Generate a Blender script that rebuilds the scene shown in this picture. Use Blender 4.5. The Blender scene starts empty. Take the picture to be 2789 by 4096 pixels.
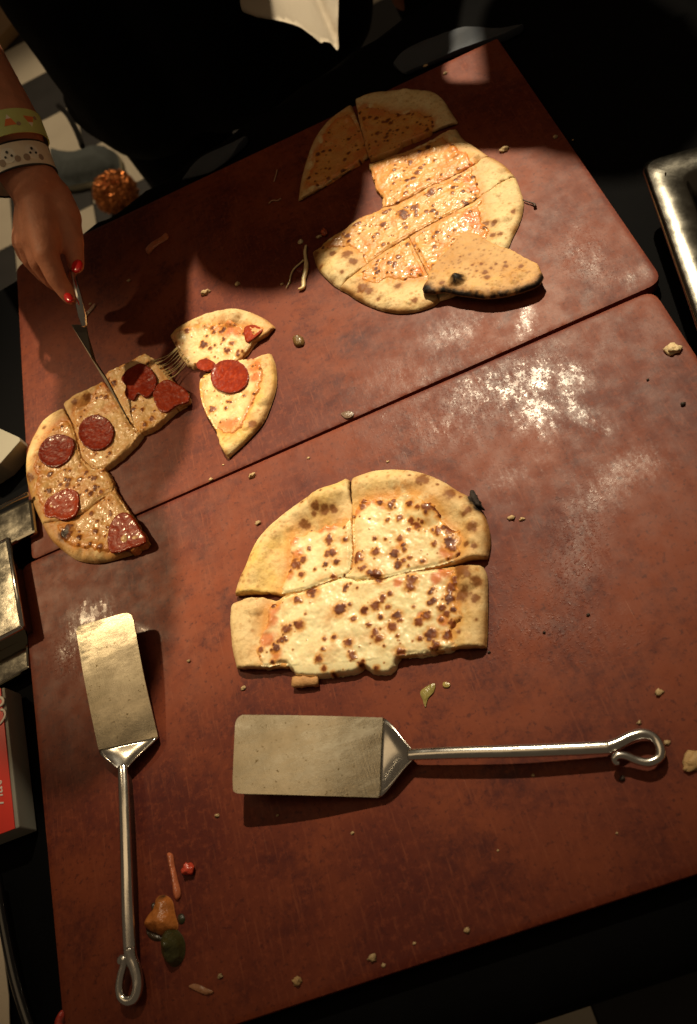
import bpy, bmesh, math, random
import numpy as np
from mathutils import Vector, Matrix, noise as mnoise
from mathutils.geometry import delaunay_2d_cdt
random.seed(4)
sc = bpy.context.scene
col = sc.collection
# ------------------------------------------------------------------ camera
CX, CY, F = 1394.5, 2048.0, 3324.99
EUL = (0.5730028869819112, -0.6043926368837723, 0.24071684840348276)
CAM = np.array([0.38234160426970587, -0.4499093531668366, 0.5791839863739657])
def _rot(a):
    x, y, z = a
    c, s = math.cos, math.sin
    return (np.array([[c(z), -s(z), 0], [s(z), c(z), 0], [0, 0, 1]])
            @ np.array([[1, 0, 0], [0, c(x), -s(x)], [0, s(x), c(x)]])
            @ np.array([[c(y), 0, s(y)], [0, 1, 0], [-s(y), 0, c(y)]]))
ROT = np.array([[0.91295741, 0.38704426, 0.12924979], [-0.26756426, 0.80695716, -0.52652589], [-0.30808787, 0.44611309, 0.84027673]])
cam = bpy.data.objects.new('camera', bpy.data.cameras.new('camera'))
col.objects.link(cam)
cam.matrix_world = Matrix([list(ROT[i]) + [CAM[i]] for i in range(3)] + [[0, 0, 0, 1]])
cam.data.sensor_fit = 'VERTICAL'; cam.data.sensor_height = 24.0
cam.data.lens = F / 4096 * 24; cam.data.clip_start = 0.01; cam.data.clip_end = 60
cam.data.dof.use_dof = True; cam.data.dof.focus_distance = 0.72; cam.data.dof.aperture_fstop = 5.0
sc.camera = cam
# ------------------------------------------------------------------ world, lamps, exposure
w = bpy.data.worlds.new('World'); sc.world = w; w.use_nodes = True
w.node_tree.nodes['Background'].inputs[0].default_value = (1.0, 0.72, 0.45, 1)
w.node_tree.nodes['Background'].inputs[1].default_value = 0.065
sc.view_settings.view_transform = 'Standard'; sc.view_settings.look = 'None'
sc.cycles.caustics_reflective = False; sc.cycles.caustics_refractive = False
sc.view_settings.exposure = 0.0; sc.view_settings.gamma = 1.0
LAMP = np.array([1.0, 2.1, 3.0])
def lamp(name, kind, loc, target, energy, color, **kw):
    d = bpy.data.lights.new(name, kind); d.energy = energy; d.color = color
    for k, v in kw.items(): setattr(d, k, v)
    o = bpy.data.objects.new(name, d); col.objects.link(o); o.location = loc
    o.rotation_euler = (Vector(target) - Vector(loc)).to_track_quat('-Z', 'Y').to_euler()
    return o
lamp('spot_lamp', 'SPOT', tuple(LAMP), (0.37, 0.20, 0), 930, (1.0, 0.84, 0.58),
     spot_size=math.radians(18), spot_blend=1.0, shadow_soft_size=0.035)
lamp('overhead_fill_area', 'AREA', (-0.45, 0.30, 2.6), (-0.45, 0.30, 0), 5.4, (1.0, 0.70, 0.38), shape='RECTANGLE', size=2.6, size_y=0.8)  # added soft fill from above, also gives the blades something to mirror
lamp('side_lamp', 'SPOT', (-1.10, 1.22, 2.0), (0.055, 0.045, 0), 215, (1.0, 0.74, 0.42), spot_size=math.radians(11.5), spot_blend=1.0, shadow_soft_size=0.06)
lamp('tile_fill_spot', 'SPOT', (-0.5, 3.6, 2.6), (-0.40, 2.2, -1.0), 190, (1.0, 0.76, 0.48), spot_size=math.radians(32), spot_blend=0.6, shadow_soft_size=0.04)  # added spot that brightens the floor tiles behind the table
lamp('napkin_fill_spot', 'SPOT', (1.05, 2.15, 3.0), (0.48, 0.84, 0.0), 460, (1.0, 0.84, 0.60), spot_size=math.radians(5.2), spot_blend=0.6, shadow_soft_size=0.035)  # added narrow spot aimed at the napkin to brighten it

# ------------------------------------------------------------------ helpers
def ray(u, v):
    u *= 1.763; v *= 1.763
    return ROT @ np.array([(u - CX) / F, -(v - CY) / F, -1.0])
def P(u, v, z=0.0):                       # point of the photograph seen on the level z
    d = ray(u, v); t = (z - CAM[2]) / d[2]; return CAM + t * d
def PY(u, v, y):                          # ... on an upright plane y
    d = ray(u, v); t = (y - CAM[1]) / d[1]; return CAM + t * d
def PP(u, v, a, n):                       # ... on any plane
    d = ray(u, v); t = ((a - CAM) @ n) / (d @ n); return CAM + t * d
K = 1 / 1.763
def c4(x, y): return ((1000 + .8217 * x) * K, (250 + .8217 * y) * K)
def c5(x, y): return (.7585 * x * K, (1150 + .7585 * y) * K)
def c6(x, y): return ((850 + .7585 * x) * K, (1800 + .7585 * y) * K)
def c7(x, y): return ((850 + 1.2257 * x) * K, (2700 + 1.2257 * y) * K)
def c8(x, y): return (.7725 * x * K, (2300 + .7725 * y) * K)
def c2(x, y): return (.4425 * x * K, (500 + .4425 * y) * K)

def hsh(ix, iy, s):
    n = (ix * 374761393 + iy * 668265263 + s * 974634777).astype(np.int64) & 0xffffffff
    n = ((n ^ (n >> 13)) * 1274126177) & 0xffffffff
    n = n ^ (n >> 16)
    return (n & 0xffff) / 65535.0
def vn(x, y, s=0):
    ix = np.floor(x).astype(np.int64); iy = np.floor(y).astype(np.int64)
    fx = x - ix; fy = y - iy; fx = fx * fx * (3 - 2 * fx); fy = fy * fy * (3 - 2 * fy)
    a = hsh(ix, iy, s); b = hsh(ix + 1, iy, s); c = hsh(ix, iy + 1, s); d = hsh(ix + 1, iy + 1, s)
    return (a * (1 - fx) + b * fx) * (1 - fy) + (c * (1 - fx) + d * fx) * fy
def fbm(x, y, s=0, o=4):
    r = 0; a = .5; t = 0
    for i in range(o):
        r = r + a * vn(x * 2 ** i + 17.3 * i, y * 2 ** i - 9.1 * i, s + i); t += a; a *= .55
    return r / t
def sst(a, b, x):
    t = np.clip((x - a) / (b - a), 0, 1); return t * t * (3 - 2 * t)
def mix(a, b, t):
    a = np.asarray(a, float); b = np.asarray(b, float); t = np.asarray(t)
    return a + (b - a) * (t[:, None] if t.ndim == 1 else t)
def segdist(pts, a, b):
    out = np.full(len(pts), 1e9)
    for i in range(0, len(pts), 20000):
        p = pts[i:i + 20000, None, :]
        ab = (b - a)[None]; ap = p - a[None]
        t = np.clip((ap * ab).sum(2) / np.maximum((ab * ab).sum(2), 1e-14), 0, 1)
        out[i:i + 20000] = np.sqrt((((ap - t[..., None] * ab)) ** 2).sum(2).min(1))
    return out
def inside(pts, poly):
    x, y = pts[:, 0], pts[:, 1]; r = np.zeros(len(pts), bool)
    px, py = poly[:, 0], poly[:, 1]; qx, qy = np.roll(px, -1), np.roll(py, -1)
    for i in range(len(poly)):
        if py[i] == qy[i]: continue
        m = ((py[i] > y) != (qy[i] > y)) & (x < (qx[i] - px[i]) * (y - py[i]) / (qy[i] - py[i]) + px[i])
        r ^= m
    return r
def catmull(p, closed=False, n=6):
    p = [np.asarray(q, float) for q in p]
    if len(p) < 3: return p
    o = []; N = len(p)
    rng = range(N) if closed else range(N - 1)
    for i in rng:
        a = p[(i - 1) % N] if closed or i > 0 else p[0] * 2 - p[1]
        b = p[i]; c = p[(i + 1) % N]
        d = p[(i + 2) % N] if closed or i + 2 < N else p[-1] * 2 - p[-2]
        for k in range(n):
            t = k / n
            o.append(.5 * (2 * b + (c - a) * t + (2 * a - 5 * b + 4 * c - d) * t * t + (3 * b - a - 3 * c + d) * t ** 3))
    if not closed: o.append(p[-1])
    return o
def resample(p, step):
    p = np.array(p); L = np.r_[0, np.cumsum(np.hypot(*(np.diff(p[:, :2], axis=0).T)))]
    n = max(2, int(round(L[-1] / step)) + 1); s = np.linspace(0, L[-1], n)
    return np.stack([np.interp(s, L, p[:, k]) for k in range(p.shape[1])], 1)

def newmesh(name, V, Fc, mat, parent=None, smooth=True, cols=None, rough=None, extra=None, org=None, sharp=0):
    me = bpy.data.meshes.new(name)
    V = np.asarray(V, float)
    if parent is not None and org is None: org = np.array(parent['org'])
    if org is None: org = np.array([V[:, 0].mean(), V[:, 1].mean(), V[:, 2].min()])
    me.from_pydata((V - org).tolist(), [], [list(map(int, f)) for f in Fc])
    if smooth: me.polygons.foreach_set('use_smooth', [True] * len(me.polygons))
    if cols is not None:
        at = me.attributes.new('Col', 'FLOAT_COLOR', 'POINT')
        c = np.ones((len(V), 4)); c[:, :3] = cols; at.data.foreach_set('color', c.ravel())
    if rough is not None:
        at = me.attributes.new('Rough', 'FLOAT', 'POINT'); at.data.foreach_set('value', np.asarray(rough, float))
    for k, v in (extra or {}).items():
        at = me.attributes.new(k, 'FLOAT', 'POINT'); at.data.foreach_set('value', np.asarray(v, float))
    me.materials.append(mat); me.update()
    if smooth and sharp: me.set_sharp_from_angle(angle=math.radians(sharp))
    o = bpy.data.objects.new(name, me); col.objects.link(o)
    if parent is not None:
        o.parent = parent
        if 'org' in parent: o.location = tuple(org - np.array(parent['org']))
    else: o.location = tuple(org)
    o['org'] = [float(t) for t in org]
    return o
def tag(o, label, cat, group=None, kind=None):
    if label: o['label'] = label
    if cat: o['category'] = cat
    if group: o['group'] = group
    if kind: o['kind'] = kind
    return o
def thing(name, label, cat, loc, group=None):
    o = bpy.data.objects.new(name, None); col.objects.link(o); o.location = tuple(loc)
    o.empty_display_size = .02; o['org'] = [float(t) for t in loc]
    return tag(o, label, cat, group)

# ------------------------------------------------------------------ materials
def nt(name):
    m = bpy.data.materials.new(name); m.use_nodes = True
    t = m.node_tree; return m, t, t.nodes['Principled BSDF'], t.nodes, t.links
def mat(name, c, rough=.6, metal=0., spec=.5, nscale=0, namt=.0, bump=0., bscale=200, coat=0, sss=0):
    m, t, b, N, L = nt(name)
    b.inputs['Base Color'].default_value = (*c, 1); b.inputs['Roughness'].default_value = rough
    b.inputs['Metallic'].default_value = metal; b.inputs['Specular IOR Level'].default_value = spec
    b.inputs['Coat Weight'].default_value = coat
    if sss:
        b.inputs['Subsurface Weight'].default_value = sss; b.inputs['Subsurface Radius'].default_value = (.006, .003, .0015); b.inputs['Subsurface Scale'].default_value = .5
    tc = N.new('ShaderNodeTexCoord')
    if nscale:
        n = N.new('ShaderNodeTexNoise'); n.inputs['Scale'].default_value = nscale; n.inputs['Detail'].default_value = 6
        L.new(tc.outputs['Object'], n.inputs['Vector'])
        x = N.new('ShaderNodeMix'); x.data_type = 'RGBA'
        x.inputs['A'].default_value = (*[q * (1 - namt) for q in c], 1); x.inputs['B'].default_value = (*[min(1, q * (1 + namt)) for q in c], 1)
        L.new(n.outputs['Fac'], x.inputs['Factor']); L.new(x.outputs['Result'], b.inputs['Base Color'])
        r = N.new('ShaderNodeMapRange'); r.inputs['To Min'].default_value = rough * .75; r.inputs['To Max'].default_value = min(1, rough * 1.25)
        L.new(n.outputs['Fac'], r.inputs['Value']); L.new(r.outputs['Result'], b.inputs['Roughness'])
    if bump:
        n2 = N.new('ShaderNodeTexNoise'); n2.inputs['Scale'].default_value = bscale; n2.inputs['Detail'].default_value = 4
        L.new(tc.outputs['Object'], n2.inputs['Vector'])
        bp = N.new('ShaderNodeBump'); bp.inputs['Strength'].default_value = bump; bp.inputs['Distance'].default_value = .001
        L.new(n2.outputs['Fac'], bp.inputs['Height']); L.new(bp.outputs['Normal'], b.inputs['Normal'])
    return m
def foodmat(name, bump, bscale, sss=.0, spec=.5, coat=0):
    m, t, b, N, L = nt(name)
    a = N.new('ShaderNodeAttribute'); a.attribute_name = 'Col'; r = N.new('ShaderNodeAttribute'); r.attribute_name = 'Rough'
    tc = N.new('ShaderNodeTexCoord')
    n = N.new('ShaderNodeTexNoise'); n.inputs['Scale'].default_value = bscale * 1.6; n.inputs['Detail'].default_value = 5
    L.new(tc.outputs['Object'], n.inputs['Vector'])
    mr = N.new('ShaderNodeMapRange'); mr.inputs['From Min'].default_value = .25; mr.inputs['From Max'].default_value = .75; mr.inputs['To Min'].default_value = .92; mr.inputs['To Max'].default_value = 1.06
    L.new(n.outputs['Fac'], mr.inputs['Value'])
    mx = N.new('ShaderNodeMix'); mx.data_type = 'RGBA'; mx.blend_type = 'MULTIPLY'; mx.inputs['Factor'].default_value = 1
    L.new(a.outputs['Color'], mx.inputs['A']); L.new(mr.outputs['Result'], mx.inputs['B'])
    L.new(mx.outputs['Result'], b.inputs['Base Color']); L.new(r.outputs['Fac'], b.inputs['Roughness'])
    b.inputs['Specular IOR Level'].default_value = spec; b.inputs['Coat Weight'].default_value = coat; b.inputs['Coat Roughness'].default_value = .12
    if sss:
        b.inputs['Subsurface Weight'].default_value = sss; b.inputs['Subsurface Radius'].default_value = (.004, .002, .001); b.inputs['Subsurface Scale'].default_value = .5
    n2 = N.new('ShaderNodeTexNoise'); n2.inputs['Scale'].default_value = bscale; n2.inputs['Detail'].default_value = 4
    L.new(tc.outputs['Object'], n2.inputs['Vector'])
    bp = N.new('ShaderNodeBump'); bp.inputs['Strength'].default_value = bump; bp.inputs['Distance'].default_value = .0012
    L.new(n2.outputs['Fac'], bp.inputs['Height']); L.new(bp.outputs['Normal'], b.inputs['Normal'])
    return m
def boardmat():
    m, t, b, N, L = nt('pressed_fibre_board')
    tc = N.new('ShaderNodeTexCoord')
    def noise(scale, det, vec=None, rough=.55):
        n = N.new('ShaderNodeTexNoise'); n.inputs['Scale'].default_value = scale; n.inputs['Detail'].default_value = det; n.inputs['Roughness'].default_value = rough
        L.new(vec or tc.outputs['Object'], n.inputs['Vector']); return n.outputs['Fac']
    def mp(scale, rot=0):
        q = N.new('ShaderNodeMapping'); q.inputs['Scale'].default_value = scale; q.inputs['Rotation'].default_value = (0, 0, rot)
        L.new(tc.outputs['Object'], q.inputs['Vector']); return q.outputs['Vector']
    def rng(v, a, bb, c=0., d=1.):
        r = N.new('ShaderNodeMapRange'); r.interpolation_type = 'SMOOTHSTEP'
        r.inputs['From Min'].default_value = a; r.inputs['From Max'].default_value = bb; r.inputs['To Min'].default_value = c; r.inputs['To Max'].default_value = d
        L.new(v, r.inputs['Value']); return r.outputs['Result']
    def mth(op, a, bb):
        q = N.new('ShaderNodeMath'); q.operation = op
        for i, v in enumerate((a, bb)):
            if isinstance(v, (int, float)): q.inputs[i].default_value = v
            else: L.new(v, q.inputs[i])
        return q.outputs[0]
    def mixc(f, a, bb):
        q = N.new('ShaderNodeMix'); q.data_type = 'RGBA'
        if isinstance(f, (int, float)): q.inputs['Factor'].default_value = f
        else: L.new(f, q.inputs['Factor'])
        for k, v in (('A', a), ('B', bb)):
            if isinstance(v, tuple): q.inputs[k].default_value = (*v, 1)
            else: L.new(v, q.inputs[k])
        return q.outputs['Result']
    def attr(nm):
        a = N.new('ShaderNodeAttribute'); a.attribute_name = nm; return a.outputs['Fac']
    film, grease, wet = attr('film'), attr('grease'), attr('wet')
    base = mixc(rng(noise(7, 8), .35, .65), (.100, .0155, .0085), (.205, .043, .0145))
    base = mixc(rng(noise(22, 9, rough=.75), .45, .72), base, (.062, .009, .008))
    base = mixc(mth('MULTIPLY', rng(noise(170, 6, rough=.75), .48, .68), .60), base, (.215, .045, .018))
    base = mixc(mth('MULTIPLY', rng(noise(230, 4, rough=.7), .55, .68), .65), base, (.055, .009, .007))
    fib = noise(1, 5, mp((420, 34, 1), .05), .6)
    base = mixc(mth('MULTIPLY', rng(fib, .52, .78), .65), base, (.235, .058, .025))
    sc1 = rng(noise(1, 2, mp((900, 14, 1), .45)), .74, .80); sc2 = rng(noise(1, 2, mp((700, 9, 1), -.7)), .76, .82)
    base = mixc(mth('MULTIPLY', mth('MAXIMUM', sc1, sc2), .35), base, (.55, .27, .17))
    flm = mth('MULTIPLY', film, rng(noise(1, 9, mp((95, 48, 20), .5), .78), .30, .72))
    base = mixc(mth('MULTIPLY', flm, .50), base, (.20, .072, .056))
    dk = rng(noise(45, 7, rough=.7), .60, .74); base = mixc(mth('MULTIPLY', mth('MULTIPLY', dk, wet), .7), base, (.14, .014, .016))
    L.new(base, b.inputs['Base Color'])
    streak = noise(1, 9, mp((190, 62, 60), .45), .78)
    fine = noise(520, 4, None, .7)
    gs = mth('ADD', mth('MULTIPLY', grease, .60), mth('ADD', mth('MULTIPLY', mth('SUBTRACT', streak, .5), 1.2), mth('MULTIPLY', mth('SUBTRACT', fine, .5), .6)))
    drop = mth('MULTIPLY', rng(noise(430, 2), .55, .68), attr('drops'))
    g = rng(gs, .18, .60)
    g2 = mth('MAXIMUM', rng(mth('ADD', gs, mth('MULTIPLY', mth('SUBTRACT', noise(150, 3, None, .6), .5), 1.0)), .50, .62), mth('MULTIPLY', drop, .9))
    L.new(mth('ADD', mth('ADD', rng(noise(60, 6), .3, .7, .46, .58), mth('MULTIPLY', g, -.10)), mth('ADD', mth('MULTIPLY', g2, -.13), mth('MULTIPLY', flm, -.05))), b.inputs['Roughness'])
    L.new(mth('ADD', .20, mth('MULTIPLY', g, .10)), b.inputs['Specular IOR Level'])
    gm = mth('MAXIMUM', grease, attr('drops'))
    hg = mth('MULTIPLY', noise(320, 5, rough=.65), mth('ADD', .30, mth('MULTIPLY', gm, .1)))
    hg = mth('ADD', hg, mth('MULTIPLY', noise(480, 2, rough=.5), mth('MULTIPLY', gm, .28)))
    hg = mth('ADD', hg, mth('MULTIPLY', streak, mth('MULTIPLY', gm, 1.0)))
    hg = mth('ADD', hg, mth('MULTIPLY', fib, .12))
    hg = mth('ADD', hg, mth('MULTIPLY', drop, 1.6))
    bp = N.new('ShaderNodeBump'); bp.inputs['Strength'].default_value = .5; bp.inputs['Distance'].default_value = .00028
    L.new(hg, bp.inputs['Height']); L.new(bp.outputs['Normal'], b.inputs['Normal'])
    return m
def steelmat(name, c=(.62, .60, .56), r0=.25, r1=.4, dirt=0., aniso=0.):
    m, t, b, N, L = nt(name)
    tc = N.new('ShaderNodeTexCoord'); n = N.new('ShaderNodeTexNoise'); n.inputs['Scale'].default_value = 60; n.inputs['Detail'].default_value = 8; n.inputs['Roughness'].default_value = .7
    L.new(tc.outputs['Object'], n.inputs['Vector'])
    b.inputs['Metallic'].default_value = 1
    r = N.new('ShaderNodeMapRange'); r.inputs['From Min'].default_value = .3; r.inputs['From Max'].default_value = .7; r.inputs['To Min'].default_value = r0; r.inputs['To Max'].default_value = r1
    L.new(n.outputs['Fac'], r.inputs['Value']); L.new(r.outputs['Result'], b.inputs['Roughness'])
    n2 = N.new('ShaderNodeTexNoise'); n2.inputs['Scale'].default_value = 330; n2.inputs['Detail'].default_value = 3
    L.new(tc.outputs['Object'], n2.inputs['Vector'])
    r2 = N.new('ShaderNodeMapRange'); r2.inputs['From Min'].default_value = .64; r2.inputs['From Max'].default_value = .72; r2.inputs['To Max'].default_value = dirt
    L.new(n2.outputs['Fac'], r2.inputs['Value'])
    x = N.new('ShaderNodeMix'); x.data_type = 'RGBA'; x.inputs['A'].default_value = (*c, 1); x.inputs['B'].default_value = (.12, .09, .04, 1)
    L.new(r2.outputs['Result'], x.inputs['Factor']); L.new(x.outputs['Result'], b.inputs['Base Color'])
    bp = N.new('ShaderNodeBump'); bp.inputs['Strength'].default_value = .12; bp.inputs['Distance'].default_value = .0006
    L.new(n.outputs['Fac'], bp.inputs['Height']); L.new(bp.outputs['Normal'], b.inputs['Normal'])
    return m
def blademat():
    m, t, b, N, L = nt('brushed_steel'); tc = N.new('ShaderNodeTexCoord'); b.inputs['Metallic'].default_value = 1
    def noise(scale, det, sc=(1, 1, 1), rot=0., rough=.6):
        q = N.new('ShaderNodeMapping'); q.inputs['Scale'].default_value = sc; q.inputs['Rotation'].default_value = (0, 0, rot); L.new(tc.outputs['Object'], q.inputs['Vector'])
        n = N.new('ShaderNodeTexNoise'); n.inputs['Scale'].default_value = scale; n.inputs['Detail'].default_value = det; n.inputs['Roughness'].default_value = rough; L.new(q.outputs['Vector'], n.inputs['Vector']); return n.outputs['Fac']
    def rng(v, a, bb, c=0., d=1.):
        r = N.new('ShaderNodeMapRange'); r.inputs['From Min'].default_value = a; r.inputs['From Max'].default_value = bb; r.inputs['To Min'].default_value = c; r.inputs['To Max'].default_value = d; L.new(v, r.inputs['Value']); return r.outputs['Result']
    def mixc(f, a, c):
        q = N.new('ShaderNodeMix'); q.data_type = 'RGBA'; L.new(f, q.inputs['Factor'])
        for k, v in (('A', a), ('B', c)):
            if isinstance(v, tuple): q.inputs[k].default_value = (*v, 1)
            else: L.new(v, q.inputs[k])
        return q.outputs['Result']
    c = mixc(rng(noise(28, 8, rough=.75), .35, .65), (.34, .30, .22), (.50, .45, .35))
    c = mixc(rng(noise(1, 3, (900, 40, 1), .4), .70, .78), c, (.80, .76, .66))
    c = mixc(rng(noise(1, 3, (60, 1100, 1), .15), .70, .78), c, (.78, .74, .62))
    c = mixc(rng(noise(260, 4, rough=.75), .62, .68), c, (.13, .09, .035))
    L.new(c, b.inputs['Base Color'])
    L.new(rng(noise(16, 9, (1, 3, 1), .3, rough=.8), .32, .68, .10, .36), b.inputs['Roughness'])
    bp = N.new('ShaderNodeBump'); bp.inputs['Strength'].default_value = .18; bp.inputs['Distance'].default_value = .0003
    ad = N.new('ShaderNodeMath'); ad.operation = 'ADD'; L.new(noise(450, 4, rough=.7), ad.inputs[0]); L.new(noise(1, 3, (700, 60, 1), .3), ad.inputs[1])
    L.new(ad.outputs[0], bp.inputs['Height']); L.new(bp.outputs['Normal'], b.inputs['Normal']); return m
M = dict(
    board=boardmat(), crust=foodmat('baked_crust', .45, 300, spec=.2), cheese=foodmat('melted_cheese', .30, 170, sss=.06, spec=.28, coat=.10), oily=foodmat('oily_cheese', .7, 260, sss=.04, spec=.3, coat=.14),
    pep=foodmat('pepperoni_meat', .5, 260, spec=.10, coat=.10), scrap=foodmat('food_scrap', .5, 500, spec=.5),
    blade=blademat(), steel=steelmat('polished_steel', (.70, .68, .64), .14, .26),
    pan=steelmat('pan_steel', (.42, .39, .32), .05, .13), dsteel=steelmat('dark_knife_steel', (.10, .08, .06), .35, .45, .5),
    cloth=mat('black_cloth', (.0032, .0032, .0036), .95, spec=.05, nscale=30, namt=.5, bump=.3, bscale=900),
    slate=mat('slate_cloth', (.045, .052, .066), .85, nscale=60, namt=.35, bump=.4, bscale=900),
    black=mat('black_garment', (.004, .004, .0045), .95, spec=.1, nscale=20, namt=.5, bump=.4, bscale=500),
    skin=mat('skin', (.50, .205, .12), .58, spec=.25, nscale=60, namt=.30, bump=.55, bscale=330, sss=.1),
    nail=mat('red_nail_varnish', (.60, .012, .014), .22, coat=.5), hair=mat('dark_hair', (.02, .013, .01), .5),
    white=mat('white_tile', (.62, .56, .44), .5, nscale=9, namt=.12), btile=mat('black_tile', (.015, .014, .014), .5, nscale=9, namt=.3),
    grout=mat('grout', (.03, .028, .025), .9), string=mat('cheese_strand', (.80, .62, .33), .35, sss=.2), napkin=mat('cream_napkin', (.70, .60, .46), .9, nscale=40, namt=.08, bump=.4, bscale=600),
    shoe=mat('grey_suede', (.085, .10, .10), .9, nscale=60, namt=.35, bump=.4, bscale=500), sole=mat('pale_sole', (.42, .40, .30), .7),
    copper=mat('copper_foil', (.44, .145, .04), .3, metal=.85, nscale=30, namt=.4, bump=1., bscale=70),
    red=mat('red_carton', (.70, .030, .016), .45, nscale=30, namt=.12), grey=mat('grey_carton', (.26, .25, .21), .7, nscale=20, namt=.1),
    ink=mat('white_print', (.75, .66, .58), .5), wood=mat('tan_wood', (.32, .19, .08), .6, nscale=6, namt=.3),
    green=mat('green_band', (.52, .60, .20), .55), cream=mat('cream_band', (.78, .70, .56), .5), corange=mat('candy_orange', (.75, .20, .05), .5),
    blk=mat('black_rubber', (.008, .008, .008), .35), cwhite=mat('candy_white', (.8, .76, .66), .5), tan=mat('tan_patch', (.34, .25, .18), .6),
    gloss=mat('glossy_black', (.006, .006, .007), .15), trim=mat('pale_trim', (.22, .24, .18), .6), zip=mat('zip_metal', (.5, .48, .42), .35, metal=1.),
    platec=mat('grey_plastic', (.30, .28, .22), .55, nscale=20, namt=.1), jean=mat('dark_trouser', (.006, .0065, .008), .95, spec=.1),
)

# ------------------------------------------------------------------ dense food sheets
def outline(segs, cv, z, step, jag):
    """segs: list of (flag, points) -> loop of world xy and per-edge crust flag"""
    pts = []; fl = []
    for k, (f, pl) in enumerate(segs):
        if cv is None: wp = [np.array(q[:2], float) for q in pl]
        else: wp = [P(*cv(*q), z)[:2] for q in pl]
        if f == 'c': wp = catmull(wp, n=8)
        nxt = segs[(k + 1) % len(segs)][1][0]
        nx = np.array(nxt[:2], float) if cv is None else P(*cv(*nxt), z)[:2]
        if np.hypot(*(nx - wp[-1])) > step * .6: wp.append(nx)
        wp = resample(wp, step)
        if f != 'c' and jag > 0:
            d = np.gradient(wp, axis=0); n = np.stack([-d[:, 1], d[:, 0]], 1); n /= np.linalg.norm(n, axis=1)[:, None] + 1e-9
            s = np.arange(len(wp)) * step
            a = (fbm(s * 260 + wp[0, 0] * 999, s * 0 + wp[0, 1] * 777, k, 3) - .5) * 2
            a *= np.minimum(1, np.minimum(np.arange(len(wp)), np.arange(len(wp))[::-1]) / 4)
            wp = wp + n * (a * jag)[:, None]
        pts.append(wp[:-1]); fl += [f == 'c'] * (len(wp) - 1)
    return np.concatenate(pts), np.array(fl)
def fill(loop, step):
    lo = loop.min(0); hi = loop.max(0)
    xs = np.arange(lo[0], hi[0], step); ys = np.arange(lo[1], hi[1], step * .866)
    gx, gy = np.meshgrid(xs, ys); gx[1::2] += step / 2
    g = np.stack([gx.ravel(), gy.ravel()], 1)
    rs = np.random.RandomState(1); g += (rs.rand(*g.shape) - .5) * step * .3
    g = g[inside(g, loop)]
    g = g[segdist(g, loop, np.roll(loop, -1, 0)) > step * .55]
    n = len(loop)
    r = delaunay_2d_cdt([Vector(p) for p in loop.tolist() + g.tolist()], [(i, (i + 1) % n) for i in range(n)], [], 1, 1e-7)
    V = np.array([tuple(v) for v in r[0]]); T = r[2]
    # boundary loop in the new numbering
    mp = {}
    for i, os_ in enumerate(r[3]):
        for o in os_: mp[o] = i
    lp = [mp[i] for i in range(n) if i in mp]
    q = []
    for i in lp:
        if not q or q[-1] != i: q.append(i)
    return V, [list(t) for t in T], q
def orient(V, T):
    o = []
    for t in T:
        a, b, c = V[t[0]], V[t[1]], V[t[2]]
        o.append(t if (b[0] - a[0]) * (c[1] - a[1]) - (b[1] - a[1]) * (c[0] - a[0]) > 0 else t[::-1])
    return o
def slab(name, V, T, lp, ztop, zbot, cols, rough, m, parent, side=((.42, .24, .09), (.17, .075, .028)), bulge=.0006, extra=None):
    """solid slab: top sheet + side rings + base"""
    T = orient(V, T)
    B = V[lp]; area = .5 * np.sum(B[:, 0] * np.roll(B[:, 1], -1) - np.roll(B[:, 0], -1) * B[:, 1])
    if area < 0: lp = lp[::-1]; B = V[lp]
    n = len(lp); N0 = len(V)
    d = np.roll(B, -1, 0) - np.roll(B, 1, 0); nr = np.stack([d[:, 1], -d[:, 0]], 1); nr /= np.linalg.norm(nr, axis=1)[:, None] + 1e-9
    zt = ztop[lp]; zb = zbot[lp]
    r1 = np.c_[B + nr * bulge, zt * .5 + zb * .5]; r2 = np.c_[B - nr * bulge, zb]
    VV = np.concatenate([np.c_[V, ztop], r1, r2]); Fc = list(T)
    for i in range(n):
        j = (i + 1) % n
        Fc.append([lp[i], N0 + i, N0 + j, lp[j]]); Fc.append([N0 + i, N0 + n + i, N0 + n + j, N0 + j])
    Fc.append([N0 + n + i for i in range(n)][::-1])
    if cols is not None:
        jit = fbm(B[:, 0] * 300, B[:, 1] * 300, 5)[:, None]
        c = np.concatenate([cols, np.array(side[0]) * (.6 + .8 * jit), np.array(side[1]) * (.5 + jit)])
        rr = np.concatenate([rough, np.full(2 * n, .7)])
    else: c = rr = None
    ex = {k: np.concatenate([v, np.zeros(2 * n)]) for k, v in (extra or {}).items()}
    return newmesh(name, VV, Fc, m, parent, cols=c, rough=rr, extra=ex, sharp=48)

def near(V, spots, soft=.35):
    """spots in world metres (x,y,rx,ry) -> darkest weight, with ragged rims"""
    w = np.zeros(len(V)); halo = np.zeros(len(V)); wob = (fbm(V[:, 0] * 420, V[:, 1] * 420, 31, 3) - .5)
    for (x, y, r) in spots:
        q = np.hypot(V[:, 0] - x, V[:, 1] - y)
        k = q < r * 3.2
        qq = q[k] / r + wob[k] * 1.1
        w[k] = np.maximum(w[k], 1 - sst(1 - soft, 1 + soft, qq))
        halo[k] = np.maximum(halo[k], 1 - sst(.8, 2.5, qq))
    return w, halo
def toW(lst, cv, z=.008):
    o = []
    for q in lst:
        a = P(*cv(q[0], q[1]), z); b = P(*cv(q[0] + q[2], q[1]), z); o.append((a[0], a[1], np.hypot(*(b - a)[:2])))
    return o
def pip(p, loop): return bool(inside(np.array([p]), loop)[0])

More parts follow.
